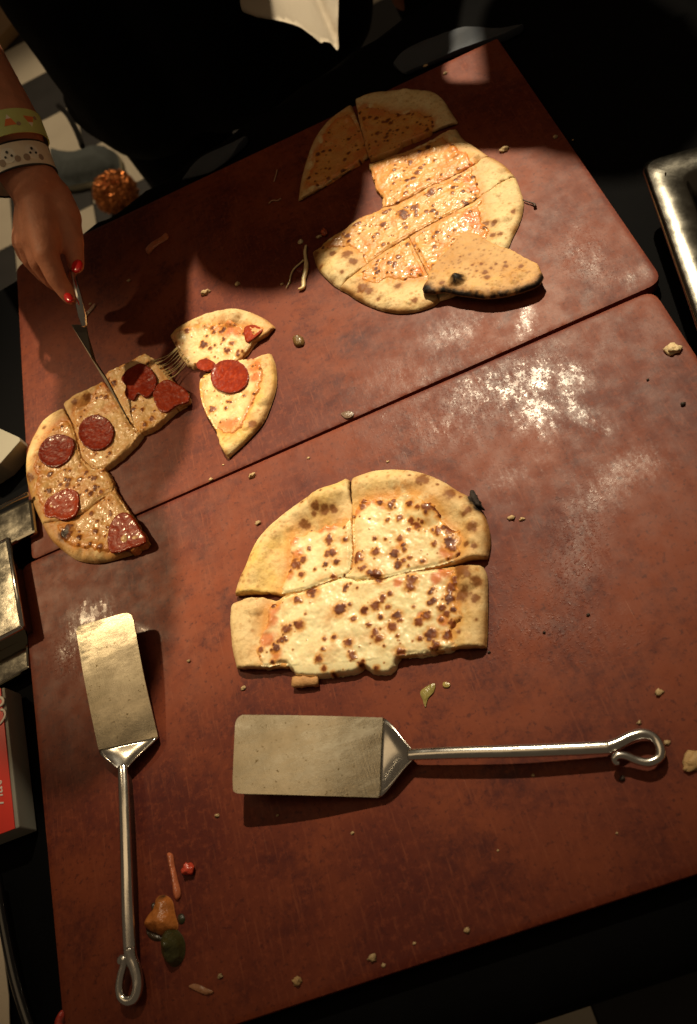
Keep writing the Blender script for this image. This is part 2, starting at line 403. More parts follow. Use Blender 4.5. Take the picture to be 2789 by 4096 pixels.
STEP = .00085
def slice_(label, group, cv, segs, cheese, z0=0., h=.0065, zun=.008, spots=(), rnd=0, style='mild', crustspots=(), jag=.0007,
           oil=.3, toast=.5, red=.5, orange=.4, rim=.003, seed=0, char=(), puffs=(), flip=False, cheese_t=.0016, bumps=(), redpts=(), tone=0., cm='cheese'):
    loop, fl = outline(segs, cv, zun, STEP, jag)
    V, T, lp = fill(loop, STEP)
    nb = np.roll(loop, -1, 0)
    dc = segdist(V, loop[fl], nb[fl]) if fl.any() else np.full(len(V), 1.)
    dk = segdist(V, loop[~fl], nb[~fl]) if (~fl).any() else np.full(len(V), 1.)
    root = thing('pizza_slice', label, 'pizza slice', (loop[:, 0].mean(), loop[:, 1].mean(), z0), group)
    x, y = V[:, 0], V[:, 1]; sx = seed * 3.7
    pw = toW(puffs, cv, zun); rp = np.random.RandomState(seed + 77); fr_ = []
    for _ in range(160):
        q = V[rp.randint(len(V))]; kk = np.argmin(((V - q) ** 2).sum(1))
        if dc[kk] < .022 and dc[kk] > .003:
            if rp.rand() < .16: pw.append((q[0], q[1], rp.uniform(.0035, .0075), .28))
            else: fr_.append((q[0], q[1], .0003 + .0011 * rp.rand() ** 2.5))
    def htop(X, DC, DK):
        a, b = X[:, 0], X[:, 1]
        hh = h + rim * np.exp(-((DC - .011) / .009) ** 2) + .0013 * (fbm(a * 55 + sx, b * 55, 3) - .5) * 2 + .0007 * (fbm(a * 220 + sx, b * 220, 8) - .5)
        for (px, py, r, *am) in pw:
            q = np.hypot(a - px, b - py) / r; hh = hh + .0042 * (am[0] if am else 1.) * np.clip(1 - q * q, 0, 1) ** 1.3
        e = np.clip(DC / .005, 0, 1); hh = hh * (.45 + .55 * np.sqrt(np.clip(1 - (1 - e) ** 2, 0, 1)))
        e = np.clip(DK / .0012, 0, 1); hh = hh * (.88 + .12 * e)
        return hh
    ht = htop(V, dc, dk)
    n1 = fbm(x * 70 + sx, y * 70, 11); n2 = fbm(x * 26 + sx, y * 26, 12); n3 = fbm(x * 330 + sx, y * 330, 13, 3)
    if flip:
        c = mix((.58, .33, .12), (.70, .44, .19), n1); c = mix(c, (.50, .23, .06), sst(.45, .75, n2) * .6)
        rn = np.random.RandomState(seed + 5); sp = []
        lo, hi = loop.min(0), loop.max(0)
        for i in range(260):
            q = lo + rn.rand(2) * (hi - lo); sp.append((q[0], q[1], rn.uniform(.0004, .0013)))
        wd, hl = near(V, sp); c = mix(c, (.30, .13, .04), np.maximum(wd * .75, hl * .2))
        ec = sst(.30, .55, fbm(x * 110, y * 110, 61) + .12) * (1 - sst(.0012, .0052, dc + .003 * (fbm(x * 300, y * 300, 62) - .5))); c = mix(c, (.25, .10, .03), (1 - sst(.003, .010, dc)) * .6); c = mix(c, (.015, .011, .009), ec)
        ro = np.full(len(V), .55)
    else:
        c = mix((.70, .50, .24), (.84, .67, .38), n1)
        c = mix(c, (.72, .48, .11), sst(.5 - .30 * oil, .95 - .3 * oil, n2) * min(1, oil * 1.1))
        tw = np.exp(-dc / .0042) * sst(.30, .65, fbm(x * 45 + sx, y * 45, 14)) * toast * 1.8
        c = mix(c, (.34, .15, .04), np.clip(tw, 0, .9))
        c = mix(c, (.42, .22, .07), np.clip(sst(.58, .75, n3) * .35, 0, 1))
        ro = np.full(len(V), .62) - .2 * sst(.4, .7, n2) * oil
    if cheese:
        ch_ = np.array(catmull([P(*cv(*q), zun)[:2] for q in cheese], closed=True, n=3))
        dch = segdist(V, ch_, np.roll(ch_, -1, 0)); dch = np.where(inside(V, ch_), 0, dch)
        st = np.exp(-dch / (.0035 + .006 * fbm(x * 90 + sx, y * 90, 51))) * sst(.30, .60, fbm(x * 130 + sx, y * 130, 52) + .12)
        c = mix(c, mix((.70, .38, .09), (.58, .19, .045), fbm(x * 60, y * 60 + sx, 53) * (.6 + red)), np.clip(st * .85, 0, 1)); ro = ro - .2 * st
    wd, hl = near(V, fr_); c = mix(c, (.45, .22, .07), np.maximum(hl * .3, wd * .75))
    wd, hl = near(V, toW(crustspots, cv, zun)); c = mix(c, (.46, .21, .05), hl * .55); c = mix(c, (.20, .065, .016), wd * .9)
    wd, hl = near(V, toW(char, cv, zun)); c = mix(c, (.07, .032, .014), hl * .8); c = mix(c, (.012, .009, .007), wd)
    slab('crust', V, T, lp, z0 + ht, np.full(len(V), z0 + .0004), c, ro, M['crust'], root,
         side=((.42, .24, .09), (.14, .06, .022)) if toast < .9 else ((.25, .12, .045), (.04, .02, .012)))
    if cheese:
        cl = catmull([P(*cv(*q), zun + .001)[:2] for q in cheese], closed=True, n=3)
        cl = resample(cl + [cl[0]], STEP)[:-1]
        far = sst(.002, .006, segdist(cl, loop[~fl], nb[~fl])) if (~fl).any() else 1.
        far = far * inside(cl, loop)
        ar = np.arange(len(cl)) * STEP
        rg = (fbm(ar * 300, np.zeros(len(cl)), 40 + seed, 3) - .5) * (.0016 + .002 * far) + (fbm(ar * 75, np.zeros(len(cl)), 70 + seed, 2) - .5) * .009 * far
        d = np.roll(cl, -1, 0) - np.roll(cl, 1, 0); nn = np.stack([-d[:, 1], d[:, 0]], 1); nn /= np.linalg.norm(nn, axis=1)[:, None] + 1e-9
        cl = cl + nn * rg[:, None]
        V2, T2, l2 = fill(cl, STEP); T2 = orient(V2, T2)
        ins = inside(V2, loop); dout = np.where(ins, 0, segdist(V2, loop, nb))
        dc2 = segdist(V2, loop[fl], nb[fl]) if fl.any() else np.full(len(V2), 1.)
        dk2 = np.where(ins, segdist(V2, loop[~fl], nb[~fl]) if (~fl).any() else 1., 0.0012)
        de = segdist(V2, cl, np.roll(cl, -1, 0))
        a, b = V2[:, 0], V2[:, 1]
        base = htop(V2, np.maximum(dc2, .004), np.maximum(dk2, .0012)); tapin = sst(.001, .004, de)
        # near an edge the slice really has, cheese reaches it; elsewhere it tapers into the crust
        far_in = np.where(ins, sst(.002, .005, dk2), 0.)
        deep = de > .0028; base = np.where(deep, htop(V2, np.maximum(dc2, .004), np.full(len(V2), 1.)), base)
        atcut = (1 - sst(.0008, .0022, np.where(ins, dk2, 0))) * (~deep)
        tap = np.maximum(sst(0, .0035, de), atcut * .5)
        th = cheese_t * (.55 + .9 * fbm(a * 90 + sx, b * 90, 21)) + .0006 * (fbm(a * 260 + sx, b * 260, 22) - .5)
        zz = base - .0007 + (th + .0007) * tap
        fall = 1 - sst(0, .0085, dout); ed = np.clip(de / .0030, 0, 1); zz = np.where(ins, zz, (h + .0018) * np.sqrt(np.clip(1 - (1 - ed) ** 2, 0.003, 1)) * (1 - .18 * sst(0, .010, dout)))
        m1 = fbm(a * 60 + sx, b * 60, 23); m2 = fbm(a * 150 + sx, b * 150, 24); m3 = fbm(a * 24 + sx, b * 24, 25)
        # colour: cream to orange, red sauce at the border
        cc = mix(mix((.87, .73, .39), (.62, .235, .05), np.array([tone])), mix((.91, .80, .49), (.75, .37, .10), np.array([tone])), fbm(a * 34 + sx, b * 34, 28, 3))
        om = np.clip(sst(.60 - .35 * orange, .92 - .25 * orange, .3 * m2 + .3 * m1 + .4 * m3), 0, 1)
        cc = mix(cc, (.66, .33, .075), om * min(1, orange * 1.7))
        rm = sst(.60 - .25 * red, .85 - .2 * red, .40 * m2 + .15 * m1 + .45 * fbm(a * 40 - sx, b * 40, 27)) * red * .8
        bord = (1 - sst(.001, .010, de)) * (1 - sst(.012, .032, dc2)); rm = np.maximum(rm, bord * (.35 + .9 * red) * sst(.25, .6, m2 + .2))
        for (px, py, r) in toW(redpts, cv, zun):
            q = np.hypot(a - px, b - py) / r; rm = np.maximum(rm, (1 - sst(.5, 1.25, q + (m2 - .5) * .9)))
        cc = mix(cc, (.60, .115, .020), np.clip(rm, 0, 1) * .85)
        eb = np.exp(-de / (.0015 + .006 * m2)) * far_in; cc = mix(cc, mix((.70, .38, .09), (.58, .19, .045), m1 * (.6 + red)), np.clip(eb * .9, 0, .9))
        rn = np.random.RandomState(seed + 9); sp = []
        for (px, py, r) in toW(spots, cv, zun):
            r *= rn.uniform(.75, 1.25); sp.append((px, py, r))
            for k in range(rn.randint(1, 4)):
                an = rn.uniform(0, 6.28); dd_ = r * rn.uniform(.6, 1.5); sp.append((px + math.cos(an) * dd_, py + math.sin(an) * dd_, r * rn.uniform(.25, .6)))
        lo, hi = cl.min(0), cl.max(0); t = 0; k = 0
        while k < rnd and t < rnd * 12:
            t += 1; q = lo + rn.rand(2) * (hi - lo)
            if pip(q, cl): sp.append((q[0], q[1], .0005 + .0024 * rn.rand() ** 3)); k += 1
        wd, hl = near(V2, sp)
        cc = mix(cc, (.66, .27, .04), hl * .9); cc = mix(cc, (.20, .045, .009), wd * .97); cc = mix(cc, (.09, .018, .005), sst(.5, 1., wd) * sst(.42, .62, m2) * .8)
        wd2, hl2 = near(V2, toW(char, cv, zun)); cc = mix(cc, (.03, .015, .01), wd2)
        zz = zz + .0005 * wd * ins
        rr = .30 + .16 * m2 - .05 * om + .12 * wd
        newmesh('cheese', np.c_[V2, zz + z0], T2, M[cm], root, cols=cc, rough=rr)
    return root
def pepperoni(root, cv, poly, z, seed, bright=0., zun=.009, cup=.0014):
    cl = catmull([P(*cv(*q), zun)[:2] for q in poly], closed=True, n=5); cl = resample(cl + [cl[0]], .0009)[:-1]
    rg = (fbm(np.arange(len(cl)) * .3, np.zeros(len(cl)), 60 + seed, 3) - .5) * .0012; c0 = cl.mean(0)
    d = cl - c0; cl = cl + d / np.linalg.norm(d, axis=1)[:, None] * rg[:, None]
    V, T, lp = fill(cl, .0009); de = segdist(V, cl, np.roll(cl, -1, 0)); x, y = V[:, 0], V[:, 1]
    z = z - .0007; zt = z + .0016 + cup * np.exp(-de / .003) + .0008 * (fbm(x * 160 + seed, y * 160, 3) - .5) - .0006 * (de < .0006)
    n = fbm(x * 190 + seed, y * 190, 5); n2 = fbm(x * 500, y * 500 + seed, 6, 2)
    c = mix((.16, .010, .004), (.30, .030, .008), n); c = mix(c, (.46, .060, .015), np.clip(sst(.55, .75, n2) * .4 + bright * .7, 0, 1))
    c = mix(c, (.10, .014, .008), np.exp(-de / .0012) * .6 * (1 - bright))
    return slab('pepperoni', V, T, lp, zt, np.full(len(V), z), c, .24 + .22 * n, M['pep'], root, side=((.26, .03, .012), (.15, .02, .01)), bulge=.0002)
def circ(cx, cy, rx, ry=None, n=12, rot=0):
    ry = ry or rx
    return [(cx + rx * math.cos(2 * math.pi * i / n + rot), cy + ry * math.sin(2 * math.pi * i / n + rot)) for i in range(n)]

# ------------------------------------------------------------------ tubes, boxes, capsules
def tube_vf(path, rad, n=12, flat=1., up=(0, 0, 1), caps=True):
    path = np.array(path); N = len(path); rad = np.broadcast_to(np.asarray(rad, float), (N,))
    V = []; Fc = []; prev = None
    for i in range(N):
        t = path[min(i + 1, N - 1)] - path[max(i - 1, 0)]; t = t / (np.linalg.norm(t) + 1e-12)
        s = np.cross(np.array(up, float), t)
        if np.linalg.norm(s) < 1e-3: s = prev if prev is not None else np.array([1., 0, 0])
        s = s / np.linalg.norm(s)
        if prev is not None and s @ prev < 0: s = -s
        prev = s; q = np.cross(t, s)
        for k in range(n):
            a = 2 * math.pi * k / n; V.append(path[i] + rad[i] * (math.cos(a) * s + flat * math.sin(a) * q))
    for i in range(N - 1):
        for k in range(n):
            l = (k + 1) % n; Fc.append([i * n + k, i * n + l, (i + 1) * n + l, (i + 1) * n + k])
    if caps: Fc.append(list(range(n))[::-1]); Fc.append([(N - 1) * n + k for k in range(n)])
    return np.array(V), Fc
def tube(name, path, rad, m, parent=None, n=12, flat=1., sub=6, **kw):
    if sub: 
        path = catmull(path, n=sub)
        if np.ndim(rad): rad = np.interp(np.linspace(0, 1, len(path)), np.linspace(0, 1, len(rad)), rad)
    V, Fc = tube_vf(path, rad, n, flat)
    return newmesh(name, V, Fc, m, parent, **kw)
def hexa(name, bot, top, m, parent=None, bev=.001, **kw):
    """prism between two polygons"""
    n = len(bot); bm = bmesh.new(); org = kw.pop('org', None)
    if parent is not None: org = np.array(parent['org'])
    A = np.array(list(bot) + list(top), float)
    if org is None: org = np.array([A[:, 0].mean(), A[:, 1].mean(), A[:, 2].min()])
    vs = [bm.verts.new(tuple(p - org)) for p in A]
    bm.faces.new(vs[:n][::-1]); bm.faces.new(vs[n:])
    for i in range(n): bm.faces.new((vs[i], vs[(i + 1) % n], vs[n + (i + 1) % n], vs[n + i]))
    bmesh.ops.recalc_face_normals(bm, faces=bm.faces)
    if bev: bmesh.ops.bevel(bm, geom=list(bm.edges), offset=bev, segments=2, affect='EDGES', profile=.6)
    me = bpy.data.meshes.new(name); bm.to_mesh(me); bm.free(); me.materials.append(m)
    me.polygons.foreach_set('use_smooth', [False] * len(me.polygons))
    o = bpy.data.objects.new(name, me); col.objects.link(o)
    if parent is not None: o.parent = parent
    else: o.location = tuple(org)
    o['org'] = [float(t) for t in org]
    return o
def capsule_bm(bm, a, b, ra, rb, n=14):
    a = np.array(a, float); b = np.array(b, float); d = b - a; L = np.linalg.norm(d) + 1e-9; d /= L
    s = np.cross(d, [0.13, .31, .94]); s /= np.linalg.norm(s); q = np.cross(d, s); rings = []
    prof = [(-math.cos(t) * ra, math.sin(t) * ra) for t in np.linspace(.25, math.pi / 2, 4)] + [(L + math.sin(t) * rb, math.cos(t) * rb) for t in np.linspace(0, math.pi / 2 - .25, 4)]
    for (h, r) in prof:
        rings.append([bm.verts.new(tuple(a + d * h + r * (math.cos(2 * math.pi * k / n) * s + math.sin(2 * math.pi * k / n) * q))) for k in range(n)])
    for i in range(len(rings) - 1):
        for k in range(n): bm.faces.new((rings[i][k], rings[i][(k + 1) % n], rings[i + 1][(k + 1) % n], rings[i + 1][k]))
    bm.faces.new(rings[0][::-1]); bm.faces.new(rings[-1])
def body(name, caps, m, voxel, parent=None, smooth=8, ell=()):
    bm = bmesh.new()
    for c in caps: capsule_bm(bm, *c)
    for (c, r) in ell:
        bmesh.ops.create_uvsphere(bm, u_segments=20, v_segments=14, radius=1, matrix=Matrix.Translation(c) @ Matrix.Diagonal((*r, 1)))
    bmesh.ops.recalc_face_normals(bm, faces=bm.faces)
    me = bpy.data.meshes.new(name); bm.to_mesh(me); bm.free()
    t = bpy.data.objects.new(name, me); col.objects.link(t)
    md = t.modifiers.new('r', 'REMESH'); md.mode = 'VOXEL'; md.voxel_size = voxel; md.use_smooth_shade = True
    ms = t.modifiers.new('s', 'SMOOTH'); ms.factor = .5; ms.iterations = smooth
    dg = bpy.context.evaluated_depsgraph_get(); dg.update()
    me2 = bpy.data.meshes.new_from_object(t.evaluated_get(dg)); me2.name = name
    bpy.data.objects.remove(t); me2.materials.clear(); me2.materials.append(m)
    me2.polygons.foreach_set('use_smooth', [True] * len(me2.polygons))
    if parent is not None: me2.transform(Matrix.Translation(-Vector(parent['org'])))
    o = bpy.data.objects.new(name, me2); col.objects.link(o)
    if parent is not None: o.parent = parent
    return o

# ================================================================== floor and table
ZF = -1.02; TS = .305
fl = hexa('floor', [(-3, -2.5, ZF - .05), (3, -2.5, ZF - .05), (3, 6, ZF - .05), (-3, 6, ZF - .05)], [(-3, -2.5, ZF - .004), (3, -2.5, ZF - .004), (3, 6, ZF - .004), (-3, 6, ZF - .004)], M['grout'], bev=0)
fl['kind'] = 'structure'
tm = {}
for i in range(-5, 7):
    for j in range(-11, 8):
        x = -.351 + TS * (i - .5); y = 2.356 + TS * (j + .5)
        if y > 4.2: continue
        k = (i + j) % 2
        if k not in tm:
            o = hexa('tile', [(x + sx * TS * .494, y + sy * TS * .494, ZF - .004) for sx, sy in ((-1, -1), (1, -1), (1, 1), (-1, 1))],
                     [(x + sx * TS * .494, y + sy * TS * .494, ZF) for sx, sy in ((-1, -1), (1, -1), (1, 1), (-1, 1))], M['white'] if k == 0 else M['btile'], bev=.001)
            tm[k] = o
        else:
            o = bpy.data.objects.new('tile', tm[k].data); col.objects.link(o)
        o.parent = fl; o.location = (x - fl['org'][0], y - fl['org'][1], ZF - .004 - fl['org'][2])

ZC = -.0135                                   # top of the cloth
tb = thing('table', 'long counter-height table hidden under the black cloth', 'table', (.35, 0, ZF))
hexa('tabletop', [(-.62, -.45, -.06), (1.28, -.45, -.06), (1.28, .685, -.06), (-.62, .267, -.06)], [(-.62, -.45, ZC - .006), (1.28, -.45, ZC - .006), (1.28, .685, ZC - .006), (-.62, .267, ZC - .006)], M['wood'], tb, bev=.003)
for lx in (-.55, 1.2):
    for ly in (-.38, .20 if lx < 0 else .60):
        hexa('leg', [(lx + a * .025, ly + b * .025, ZF) for a, b in ((-1, -1), (1, -1), (1, 1), (-1, 1))], [(lx + a * .025, ly + b * .025, -.06) for a, b in ((-1, -1), (1, -1), (1, 1), (-1, 1))], M['wood'], tb, bev=.003)
def make_cloth():
    nx, ny = 150, 110; V = []; Fc = []
    xs = np.linspace(-.95, 1.6, nx); ys = np.linspace(-.78, .99, ny)
    X, Y = np.meshgrid(xs, ys)
    hx0, hx1, hy0 = -.625, 1.285, -.452; hy1 = .435 + .22 * (np.clip(X, -.625, 1.285) - .1)
    ox = np.where(X < hx0, hx0 - X, np.where(X > hx1, X - hx1, 0)); oy = np.where(Y < hy0, hy0 - Y, np.where(Y > hy1, Y - hy1, 0))
    fold = .020 * np.sin(X * 21 + 2 * np.sin(X * 5)) * np.clip(oy / .2, 0, 1) + .02 * np.sin(Y * 24) * np.clip(ox / .2, 0, 1)
    cx = np.clip(X, hx0, hx1); cy = np.clip(Y, hy0, hy1)
    rr = .012
    PX = cx + np.sign(X - cx) * (np.minimum(ox, rr) * .8 + fold * (ox > 0) + .004); PYy = cy + np.sign(Y - cy) * (np.minimum(oy, rr) * .8 + np.abs(fold) * (oy > 0) * np.where(Y > 0, 1., .15) - np.where(Y > 0, 0., .08 * np.maximum(oy - .02, 0)) + .004 * (oy > 0))
    Z = ZC - np.maximum(ox, oy) + .0
    wr = .0016 * (fbm(X.ravel() * 14, Y.ravel() * 14, 3).reshape(X.shape) - .5) + .012 * sst(.60, .72, fbm(X.ravel() * 4 + 3, Y.ravel() * 9, 9)).reshape(X.shape) * (X > .66)
    Z = np.maximum(Z, -.36)
    under = (X > -.03) & (X < .65) & (Y > -.44) & (Y < .43)
    Z = Z + np.where(under, -.001, wr - .0008)
    V = np.stack([PX.ravel(), PYy.ravel(), Z.ravel()], 1)
    for j in range(ny - 1):
        for i in range(nx - 1): a = j * nx + i; Fc.append([a, a + 1, a + nx + 1, a + nx])
    o = newmesh('tablecloth', V, Fc, M['cloth'])
    return tag(o, 'black cloth covering the table beneath the red-brown cutting boards', 'tablecloth')
make_cloth()
# slate blue cloth strip on the far edge
def strip(pts, name, label, cat, m, th=.004):
    lp = np.array([p[:2] for p in pts]); lp = resample(np.r_[lp, lp[:1]], .008)[:-1]
    V, T, l = fill(lp, .008); x, y = V[:, 0], V[:, 1]
    z = ZC + th + .006 * fbm(x * 30, y * 30, 5) + .004 * np.sin(y * 160 + x * 20)
    o = slab(name, V, T, l, z, np.full(len(V), ZC + .001), None, None, m, None)
    return tag(o, label, cat)
strip([P(890, 133, 0), P(955, 75, 0), P(1010, 62, 0), P(1130, 46, 0), P(1180, 33, 0), P(1186, 48, 0), P(1140, 72, 0), P(1060, 92, 0), P(915, 150, 0)], 'folded_cloth', 'slate grey folded cloth behind the far right corner of the cutting board', 'cloth', M['slate'])
strip([P(405, 392, 0), P(455, 350, 0), P(550, 288, 0), P(556, 305, 0), P(520, 338, 0), P(470, 372, 0)], 'folded_cloth', 'small slate grey cloth corner behind the far left board edge', 'cloth', M['slate'])

# ================================================================== cutting boards
def board(label, corners, r, wob):
    cs = [P(*c)[:2] for c in corners]; segs = []
    n = 4; loop = []
    for i in range(n):
        p = cs[i]; a = cs[i - 1] - p; b = cs[(i + 1) % n] - p; a /= np.linalg.norm(a); b /= np.linalg.norm(b)
        for k in range(7):
            t = k / 6; rr = r[i]
            loop.append((p + a * rr) * (1 - t) ** 2 + 2 * p * t * (1 - t) + (p + b * rr) * t * t)
    loop = np.array(loop); loop = resample(np.r_[loop, loop[:1]], .0026)[:-1]
    V, T, lp = fill(loop, .0030)
    de = segdist(V, loop, np.roll(loop, -1, 0))
    z = -.0007 * np.clip(1 - de / .0012, 0, 1) ** 2
    def blobs(lst, grow=1.):
        g = np.zeros(len(V))
        for (u, v, su, sv, ang, amp) in lst:
            c = P(u, v)[:2]; ex = P(u + math.cos(ang) * su, v + math.sin(ang) * su)[:2] - c; ey = P(u - math.sin(ang) * sv, v + math.cos(ang) * sv)[:2] - c
            Mx = np.linalg.inv(np.stack([ex, ey], 1) * grow); q = (V - c) @ Mx.T
            g = np.maximum(g, amp * np.exp(-.5 * (q ** 2).sum(1)))
        return g
    film = blobs([(1300, 560, 190, 120, .9, 1.), (1100, 700, 230, 50, -.4, .9), (1050, 160, 120, 60, -.4, .9), (1380, 760, 200, 90, -.4, 1.), (850, 950, 330, 90, -.45, .85),
                  (1500, 900, 60, 250, 0, .8), (500, 1120, 200, 60, -.45, .6), (420, 560, 60, 60, 0, .5), (100, 740, 60, 90, 0, .6), (1100, 1000, 150, 100, 0, .7), (620, 890, 130, 100, 0, .4),
                  (1300, 1250, 120, 200, 0, .55), (180, 1500, 80, 180, 0, .3)])
    grease = blobs([(1190, 870, 90, 42, -.45, 1.), (1290, 860, 40, 42, .8, 1.), (1215, 930, 62, 48, .4, 1.), (1080, 880, 90, 45, -.5, .82), (1000, 960, 120, 55, -.5, .66), (1310, 935, 70, 22, .5, .9),
                    (1440, 1060, 62, 30, -.25, 1.), (1400, 1090, 50, 32, -.3, .95), (1350, 1140, 70, 40, -.6, .85), (1310, 1260, 48, 105, .1, .84), (1240, 1420, 120, 34, 0, .72), (1150, 1090, 60, 40, 0, .55),
                    (1020, 755, 60, 26, -.4, .9), (1195, 715, 18, 58, .15, .95), (1330, 580, 60, 35, .9, .7), (1445, 625, 40, 16, -.5, .85), (880, 850, 110, 30, -.45, .62), (1060, 600, 60, 120, .6, .5),
                    (205, 1392, 42, 24, -.3, 1.1), (165, 1440, 16, 30, 0, .9), (330, 1432, 40, 10, .45, .9), (150, 1490, 25, 36, 0, .75), (560, 1190, 90, 40, -.4, .5), (980, 870, 200, 90, -.45, .50), (1300, 1000, 180, 140, 0, .36)], 1.08)
    wet = blobs([(560, 1180, 110, 70, -.4, 1.), (900, 900, 300, 70, -.45, .8), (650, 780, 120, 60, 0, .5), (1300, 640, 120, 90, 0, .5), (1400, 1300, 120, 150, 0, .5)])
    drops = blobs([(1300, 1280, 50, 120, .1, 1.), (1230, 1440, 130, 40, 0, .9), (1200, 1330, 90, 60, 0, .5), (1100, 900, 220, 100, -.4, .5), (150, 1490, 30, 40, 0, 1.), (1330, 580, 80, 50, .9, .6)])
    root = slab('cutting_board', V, T, lp, z, np.full(len(V), -.0125), None, None, M['board'], None, bulge=.0004, extra=dict(film=film, grease=grease, wet=wet, drops=drops))
    return tag(root, label, 'cutting board')
board('far red-brown cutting board with the pepperoni pizza and the folded-over slice', [(37, 603), (1128, 86), (1506, 636), (72, 1270)], (.012, .002, .014, .006), 0)
board('near red-brown cutting board with both spatulas lying on it', [(48, 1285), (1482, 657), (2214, 1775), (155, 2447)], (.010, .012, .012, .01), 0)

# ================================================================== pizzas
G1 = 'slices of the plain cheese pizza on the far board'; G2 = 'slices of the pepperoni pizza'; G3 = 'slices of the blistered cheese pizza on the near board'
# ---- far cheese pizza
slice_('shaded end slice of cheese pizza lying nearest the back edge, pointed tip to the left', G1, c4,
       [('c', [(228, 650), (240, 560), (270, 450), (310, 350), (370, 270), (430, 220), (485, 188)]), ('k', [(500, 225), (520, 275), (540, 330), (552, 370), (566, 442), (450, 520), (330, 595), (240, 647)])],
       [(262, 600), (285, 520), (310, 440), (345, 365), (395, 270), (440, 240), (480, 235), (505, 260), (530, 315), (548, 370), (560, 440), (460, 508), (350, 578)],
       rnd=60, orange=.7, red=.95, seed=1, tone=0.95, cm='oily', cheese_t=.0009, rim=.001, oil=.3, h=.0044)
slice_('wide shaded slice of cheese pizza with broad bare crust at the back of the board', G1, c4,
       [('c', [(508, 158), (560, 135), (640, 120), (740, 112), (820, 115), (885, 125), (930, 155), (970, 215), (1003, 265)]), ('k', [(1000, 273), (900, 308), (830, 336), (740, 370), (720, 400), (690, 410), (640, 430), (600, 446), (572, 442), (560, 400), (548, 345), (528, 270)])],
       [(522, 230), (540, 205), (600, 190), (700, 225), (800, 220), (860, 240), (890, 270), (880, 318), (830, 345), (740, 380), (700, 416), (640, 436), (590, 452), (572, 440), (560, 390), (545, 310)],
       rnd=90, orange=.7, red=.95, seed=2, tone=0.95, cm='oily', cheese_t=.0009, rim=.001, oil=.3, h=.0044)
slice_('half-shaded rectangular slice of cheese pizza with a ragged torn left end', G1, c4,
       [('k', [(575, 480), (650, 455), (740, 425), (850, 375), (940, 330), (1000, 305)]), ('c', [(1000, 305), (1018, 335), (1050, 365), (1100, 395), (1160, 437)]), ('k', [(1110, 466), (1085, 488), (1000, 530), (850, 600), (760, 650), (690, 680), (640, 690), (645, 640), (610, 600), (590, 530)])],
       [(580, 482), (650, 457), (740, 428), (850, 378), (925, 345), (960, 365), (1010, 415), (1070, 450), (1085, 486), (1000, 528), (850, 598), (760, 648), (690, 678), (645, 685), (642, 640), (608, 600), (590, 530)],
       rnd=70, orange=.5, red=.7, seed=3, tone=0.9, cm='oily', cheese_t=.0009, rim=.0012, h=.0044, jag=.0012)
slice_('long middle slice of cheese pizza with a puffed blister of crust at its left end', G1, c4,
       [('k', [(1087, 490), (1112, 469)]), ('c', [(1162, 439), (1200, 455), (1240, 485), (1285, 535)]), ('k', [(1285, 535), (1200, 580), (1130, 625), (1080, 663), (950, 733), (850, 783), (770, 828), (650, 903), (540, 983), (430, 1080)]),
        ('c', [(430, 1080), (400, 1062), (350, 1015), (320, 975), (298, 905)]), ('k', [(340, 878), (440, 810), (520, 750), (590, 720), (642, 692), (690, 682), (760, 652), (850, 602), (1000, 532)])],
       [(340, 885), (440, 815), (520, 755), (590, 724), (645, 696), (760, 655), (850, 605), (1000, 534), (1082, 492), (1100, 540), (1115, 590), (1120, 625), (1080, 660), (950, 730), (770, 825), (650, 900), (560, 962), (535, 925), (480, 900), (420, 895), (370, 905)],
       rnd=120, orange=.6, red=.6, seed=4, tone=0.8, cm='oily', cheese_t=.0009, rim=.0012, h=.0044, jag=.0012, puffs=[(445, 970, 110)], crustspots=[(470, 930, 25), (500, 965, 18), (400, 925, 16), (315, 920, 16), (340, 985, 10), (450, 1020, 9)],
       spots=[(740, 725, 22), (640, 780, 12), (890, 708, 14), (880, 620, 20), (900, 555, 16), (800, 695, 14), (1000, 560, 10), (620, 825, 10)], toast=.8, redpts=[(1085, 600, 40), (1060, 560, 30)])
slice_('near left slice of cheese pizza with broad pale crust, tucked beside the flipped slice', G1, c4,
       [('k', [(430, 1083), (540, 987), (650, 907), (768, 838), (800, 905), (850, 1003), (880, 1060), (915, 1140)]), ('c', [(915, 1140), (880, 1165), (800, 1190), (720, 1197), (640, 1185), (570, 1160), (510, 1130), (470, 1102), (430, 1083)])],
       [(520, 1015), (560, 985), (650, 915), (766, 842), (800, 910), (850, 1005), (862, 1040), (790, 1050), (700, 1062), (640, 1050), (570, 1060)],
       rnd=35, orange=.6, red=.7, seed=5, tone=0.8, cm='oily', cheese_t=.0009, rim=.0012, h=.0044, crustspots=[(545, 1090, 28), (575, 1105, 20), (715, 1075, 16), (800, 1150, 14), (620, 1140, 10)], spots=[(715, 1075, 20), (540, 1085, 24), (825, 1022, 9)], toast=.7, redpts=[(800, 1010, 50)])
